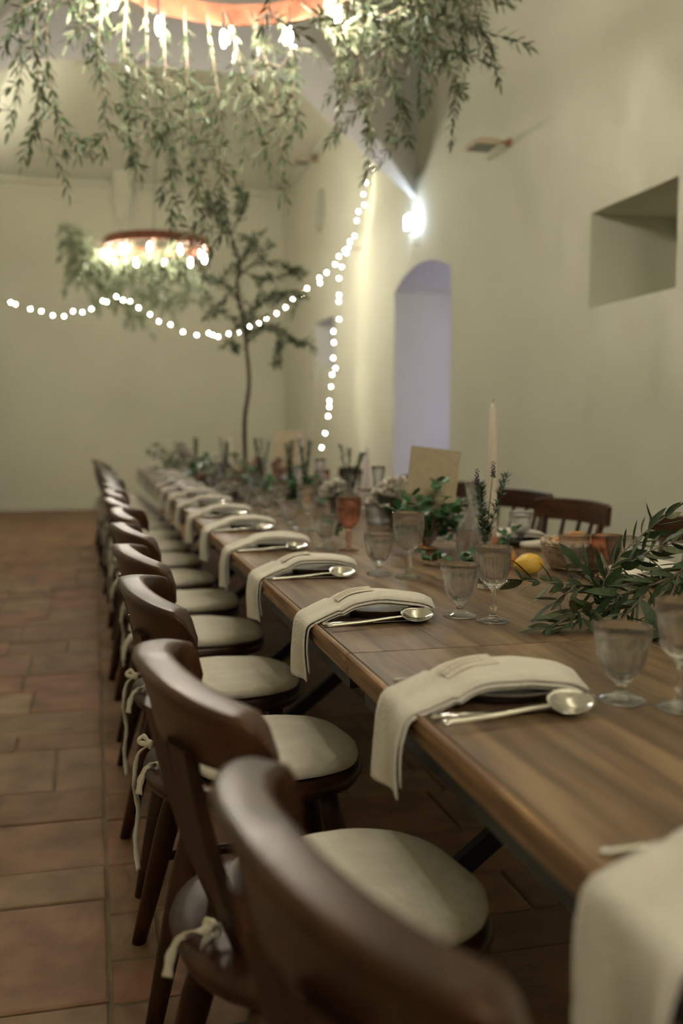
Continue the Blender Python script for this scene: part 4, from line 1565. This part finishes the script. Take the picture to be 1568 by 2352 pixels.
def ivy_bunch(label, c, ext, n, seed, L=(.022, .04), group='green leaf bunches along the table middle', mats=None, hgt=.10, big=True, cat='foliage'):
    """rounded-leaf greenery heaped on the table; each leaf a part when big"""
    R_ = random.Random(seed)
    root = empty('ivy_bunch', c)
    tag(root, label, cat, group)
    sm = MB()
    leaf_mb = MB()
    base = []
    for k in range(n // 5):
        a = R_.uniform(0, 6.28)
        e = Vector((ext[0] * cos(a) * R_.uniform(.4, 1), ext[1] * sin(a) * R_.uniform(.4, 1), R_.uniform(.012, hgt) * (1 if R_.random() < .7 else 1.5)))
        pts = smooth_poly([(0, 0, .012), e * .5 + Vector((0, 0, hgt * .35)), e], 5)
        sm.tube(pts, .0013, 5)
        for q in range(5):
            i = min(len(pts) - 1, int(len(pts) * (.35 + .65 * q / 4)))
            d = Vector((R_.gauss(0, 1), R_.gauss(0, 1), R_.uniform(-.2, .8))).normalized()
            base.append((pts[i], d, Vector((R_.uniform(-.6, .6), R_.uniform(-.9, .2), 1)), R_.uniform(*L)))
    sm.build('stem', M['stem'], root)
    if big:
        if not IVY:
            for k in range(3):
                vs, top = leaf_disc(1.0, k != 1, R_)
                IVY.append(MB().add(vs, top, 0).mesh('leaf', M['ivy']))
        for o, d, u, l_ in base:
            if (o + d * l_).z < .004: d.z = abs(d.z)
            lf = link('leaf', IVY[R_.randrange(3)], root)
            lf.matrix_local = frame_mat(o, d, u) @ Matrix.Diagonal((l_, l_, l_, 1))
    else:
        for o, d, u, l_ in base:
            if (o + d * l_).z < .004: d.z = abs(d.z)
            vs, top = leaf_disc(l_, True, R_)
            mm = frame_mat(o, d, u)
            leaf_mb.add([mm @ Vector(v) for v in vs], top, 0)
        lo = leaf_mb.build('leaves', mats or M['ivy'], root)
        lo['kind'] = 'stuff'
    return root


IVY = []
p = on_z(985, 1265, TZ)
ivy_bunch('glossy green ivy heap in front of the standing menu card', put(p), (.125, .10), 170, 3, (.026, .05), hgt=.15)
p = on_z(985, 1300, TZ)
ivy_bunch('low trail of ivy on the bare tabletop before the ivy heap', put(p), (.06, .05), 30, 4, (.015, .026), hgt=.03)
p = on_z(760, 1240, TZ)
ivy_bunch('ivy sprig behind the pink wine glass', put(p), (.07, .06), 25, 5, (.025, .045), hgt=.05)
p = on_z(1075, 1310, TZ)
ivy_bunch('dark ivy sprig at the foot of the water carafe', put(p), (.03, .03), 20, 6, (.016, .028), hgt=.05)
p = on_z(1165, 1262, TZ)
ivy_bunch('dark ivy sprig on the lilac cloth beside the candle', put(p), (.05, .03), 25, 7, (.018, .03), hgt=.05)
mixg = [M['ivy'], M['leaf_pale'], M['rosemary']]
for k, (px, py, ex, hg, lb) in enumerate([(690, 1165, .14, .14, 'greenery bunch below the fairy light drop'), (560, 1135, .14, .16, 'greenery around the foot of the olive tree'), (460, 1110, .16, .16, 'pale greenery bunch on the far part of the table'), (390, 1090, .2, .18, 'pale greenery bunch at the far end of the table'), (610, 1150, .14, .10, 'greenery bunch between the olive tree and the far card'), (510, 1122, .14, .12, 'greenery bunch on the aisle side of the olive tree')]):
    p = on_z(px, py, TZ)
    ivy_bunch(lb, put(p), (ex, ex * 1.3), 130, 30 + k, (.03, .055), mats=mixg[k % 2 if k != 3 else 1], hgt=hg, big=False)


def flower_bunch(label, c, ext, n, seed, m, r=.013, hgt=.12):
    R_ = random.Random(seed)
    root = empty('flower_bunch', c)
    tag(root, label, 'flowers', 'flower bunches along the table')
    MB().lathe([(0, 0), (.032, 0), (.036, .004), (.04, .06), (.044, .075), (.041, .075), (.036, .06), (.032, .008), (0, .006)], 24).build('flower_bowl', M['glass'], root)
    sm, fm_ = MB(), MB()
    for k in range(n):
        a, e = R_.uniform(0, 6.28), sqrt(R_.random())
        top = Vector((ext * e * cos(a), ext * e * sin(a), hgt * (1 - .45 * e * e) + R_.uniform(-.012, .012)))
        sm.tube([(.01 * cos(a), .01 * sin(a), .012), (top.x * .5, top.y * .5, .07), top], .0009, 4)
        for q in range(5):
            aa = 2 * pi * q / 5 + a
            d = Vector((cos(aa), sin(aa), R_.uniform(.1, .6)))
            vs, tp_ = leaf_disc(r, False, R_)
            mm = frame_mat(top, d, (0, 0, 1))
            fm_.add([mm @ Vector(v) for v in vs], tp_, 0)
    sm.build('stems', M['rosemary'], root)
    f_ = fm_.build('petals', m, root)
    f_['kind'] = 'stuff'
    return root


for k, (px, py, ex, n, m_, r_, hg, lb) in enumerate([(915, 1218, .115, 190, 'petal', .022, .19, 'bunch of small white flowers behind the ivy heap'), (775, 1180, .09, 110, 'petal', .019, .14, 'bunch of cream flowers beside the dark rosemary vase'), (590, 1125, .05, 22, 'petal_orange', .022, .19, 'rust orange flowers beside the olive tree pot'), (640, 1130, .05, 18, 'petal_pink', .022, .20, 'dusky red flowers before the far menu card'), (470, 1118, .05, 16, 'petal_orange', .02, .09, 'low orange flowers on the aisle side of the tree'),
                                                     (420, 1075, .07, 26, 'petal', .04, .25, 'tall white flowers at the far end of the table'), (500, 1105, .07, 26, 'petal', .02, .2, 'cream flowers beyond the olive tree'), (540, 1150, .06, 24, 'petal', .016, .08, 'low white flowers among the far goblets')]):
    p = on_z(px, py, TZ)
    flower_bunch(lb, put(p), ex, n, 50 + k, M[m_], r_, hg)
p = on_z(703, 1170, TZ)
tag(link('orange', orange_me, None, put(p, TZ + .033)), 'round orange fruit among the glasses below the fairy lights', 'orange')

# ------------------------------------------------------------------ fairy lights
fb_me = MB().lathe([(0, -.0075), (.0055, -.004), (.0055, .004), (0, .0075)], 6).mesh('bulb', M['fairy'])


def fairy(label, pts, seed, step=.088):
    R_ = random.Random(seed)
    P = smooth_poly(pts, 8)
    root = empty('fairy_lights', P[0])
    tag(root, label, 'string lights', 'fairy light strings')
    off = -P[0]
    MB().tube([p + off for p in P], .0018, 5).build('wire', M['wire'], root)
    acc, nxt = 0, .03
    for a, b in zip(P[:-1], P[1:]):
        l_ = (b - a).length
        while nxt < acc + l_:
            q = a.lerp(b, (nxt - acc) / l_) + off
            link('bulb', fb_me, root, q + Vector((R_.uniform(-.02, .02), R_.uniform(-.02, .02), R_.uniform(-.025, .02))))
            nxt += step * R_.choice([.45, .8, 1.0, 1.2, 1.4])
        acc += l_


YS = 10.0
HOOK = on_y(800, 573, YS)
fairy('fairy light string swagging from the wall hook to the far chandelier', [HOOK] + [on_y(x, y, YS - .05) for x, y in ((765, 603), (720, 655), (670, 690), (610, 735), (545, 763), (470, 768), (400, 752), (340, 725), (285, 682))], 1)
fairy('fairy light string swagging from the far chandelier toward the aisle wall', [on_y(x, y, YS - .05) for x, y in ((285, 682), (240, 690), (195, 712), (120, 722), (55, 708), (0, 688), (-60, 655), (-110, 610))], 2)
fairy('fairy light string dropping from the wall hook to the table end', [HOOK] + [on_y(x, y, YS) for x, y in ((786, 610), (778, 660), (779, 710), (768, 780), (765, 860), (756, 920), (747, 985), (740, 1025), (736, 1062))], 3, .115)
fairy('fairy light string rising from the wall hook to the arch', [HOOK] + [on_x(x, y, 2.56 + .02 * k) for k, (x, y) in enumerate(((808, 550), (818, 520), (826, 490), (838, 450), (842, 415), (850, 375), (856, 335)))], 4, .095)
hk = MB().tube([HOOK + Vector((.0, 0, -.01)), HOOK + Vector((.03, 0, .012)), Vector((XR, HOOK.y, HOOK.z + .012))], .006, 6)
tag(hk.build('wall_hook', M['brass']), 'small brass hook carrying the fairy lights on the wall', 'hook')

# ------------------------------------------------------------------ wall fittings
sc_p = on_x(957, 512, XR)
sc_ = empty('wall_light', (XR, sc_p.y, sc_p.z))
tag(sc_, 'white up-and-down wall light with cool glow above the doorway', 'wall light')
MB().box(-.03, 0, -.06, .06, -.05, .05, .004).build('back_plate', M['white_plastic'], sc_)
MB().box(-.095, -.03, -.055, .055, -.07, -.06, .003).build('shade_bottom', M['white_plastic'], sc_)
MB().box(-.09, -.03, -.05, .05, -.055, .06, .008).build('diffuser', M['led'], sc_)

for x_, y_, z_, lb in ((XR, 1.8, 4.05, 'added unseen white trough uplight high on the niche wall between the other two'), (XL, 10.0, 3.85, 'added unseen white trough uplight on the aisle wall just beyond the arch'), (XL, 11.4, 3.85, 'added unseen white trough uplight on the aisle wall in the middle of the far bay'),
                       (XL, 8.9, 3.85, 'added unseen white trough uplight on the aisle wall right behind the arch'), (XL, 12.5, 3.85, 'added unseen white trough uplight on the aisle wall by the end wall'), (XR, .2, 4.05, 'added unseen white trough uplight high on the niche wall near the entrance'), (XR, 3.2, 4.05, 'added unseen white trough uplight high on the niche wall above the table')):
    u_ = empty('wall_light', (x_, y_, z_), 0 if x_ < 0 else pi)  # unseen troughs, added to lift the light on walls and ceiling
    tag(u_, lb, 'wall light', 'unseen trough uplights added high on the walls')
    tr_ = MB()
    tr_.box(0, .11, -.16, .16, -.06, -.05, .003)
    tr_.box(.10, .11, -.16, .16, -.05, .05, .003)
    for q_ in (-1, 1): tr_.box(0, .105, q_ * .155 - .005, q_ * .155 + .005, -.05, .05, .002)
    tr_.build('trough', M['white_plastic'], u_)
    MB().box(.02, .08, -.14, .14, -.04, -.015, .005).build('diffuser', M['uplight'], u_)


def flood(label, p, rz):
    root = empty('floodlight', p, rz)
    tag(root, label, 'floodlight', 'small floodlights on the long wall')
    MB().tube([(0, 0, 0), (-.06, 0, .0), (-.13, .02, -.015)], .012, 8).build('bracket', M['brass'], root)
    MB().lathe([(0, -.02), (.03, -.02), (.03, .02), (0, .02)], 16).build('wall_plate', M['brass'], root)
    hd = MB()
    hd.box(-.28, -.11, -.10, .10, -.045, -.005, .006)
    h = hd.build('housing', M['beige'], root)
    MB().box(-.27, -.12, -.09, .09, -.05, -.044, .002).build('lens', M['lens'], h)


fp1 = on_x(1172, 328, XR)
flood('small floodlight on the wall beside the square niche', (XR, fp1.y, fp1.z), 0)
fp2 = on_x(730, 368, XR)
flood('small floodlight high on the wall of the far bay', (XR, fp2.y, fp2.z), 0)
cv = [on_x(x, y, XR - .012) for x, y in ((727, 850), (724, 920), (721, 990), (718, 1045))]
tag(MB().tube(cv, .008, 6).build('cable_conduit', M['white_plastic']), 'thin vertical cable conduit below the far window', 'conduit')
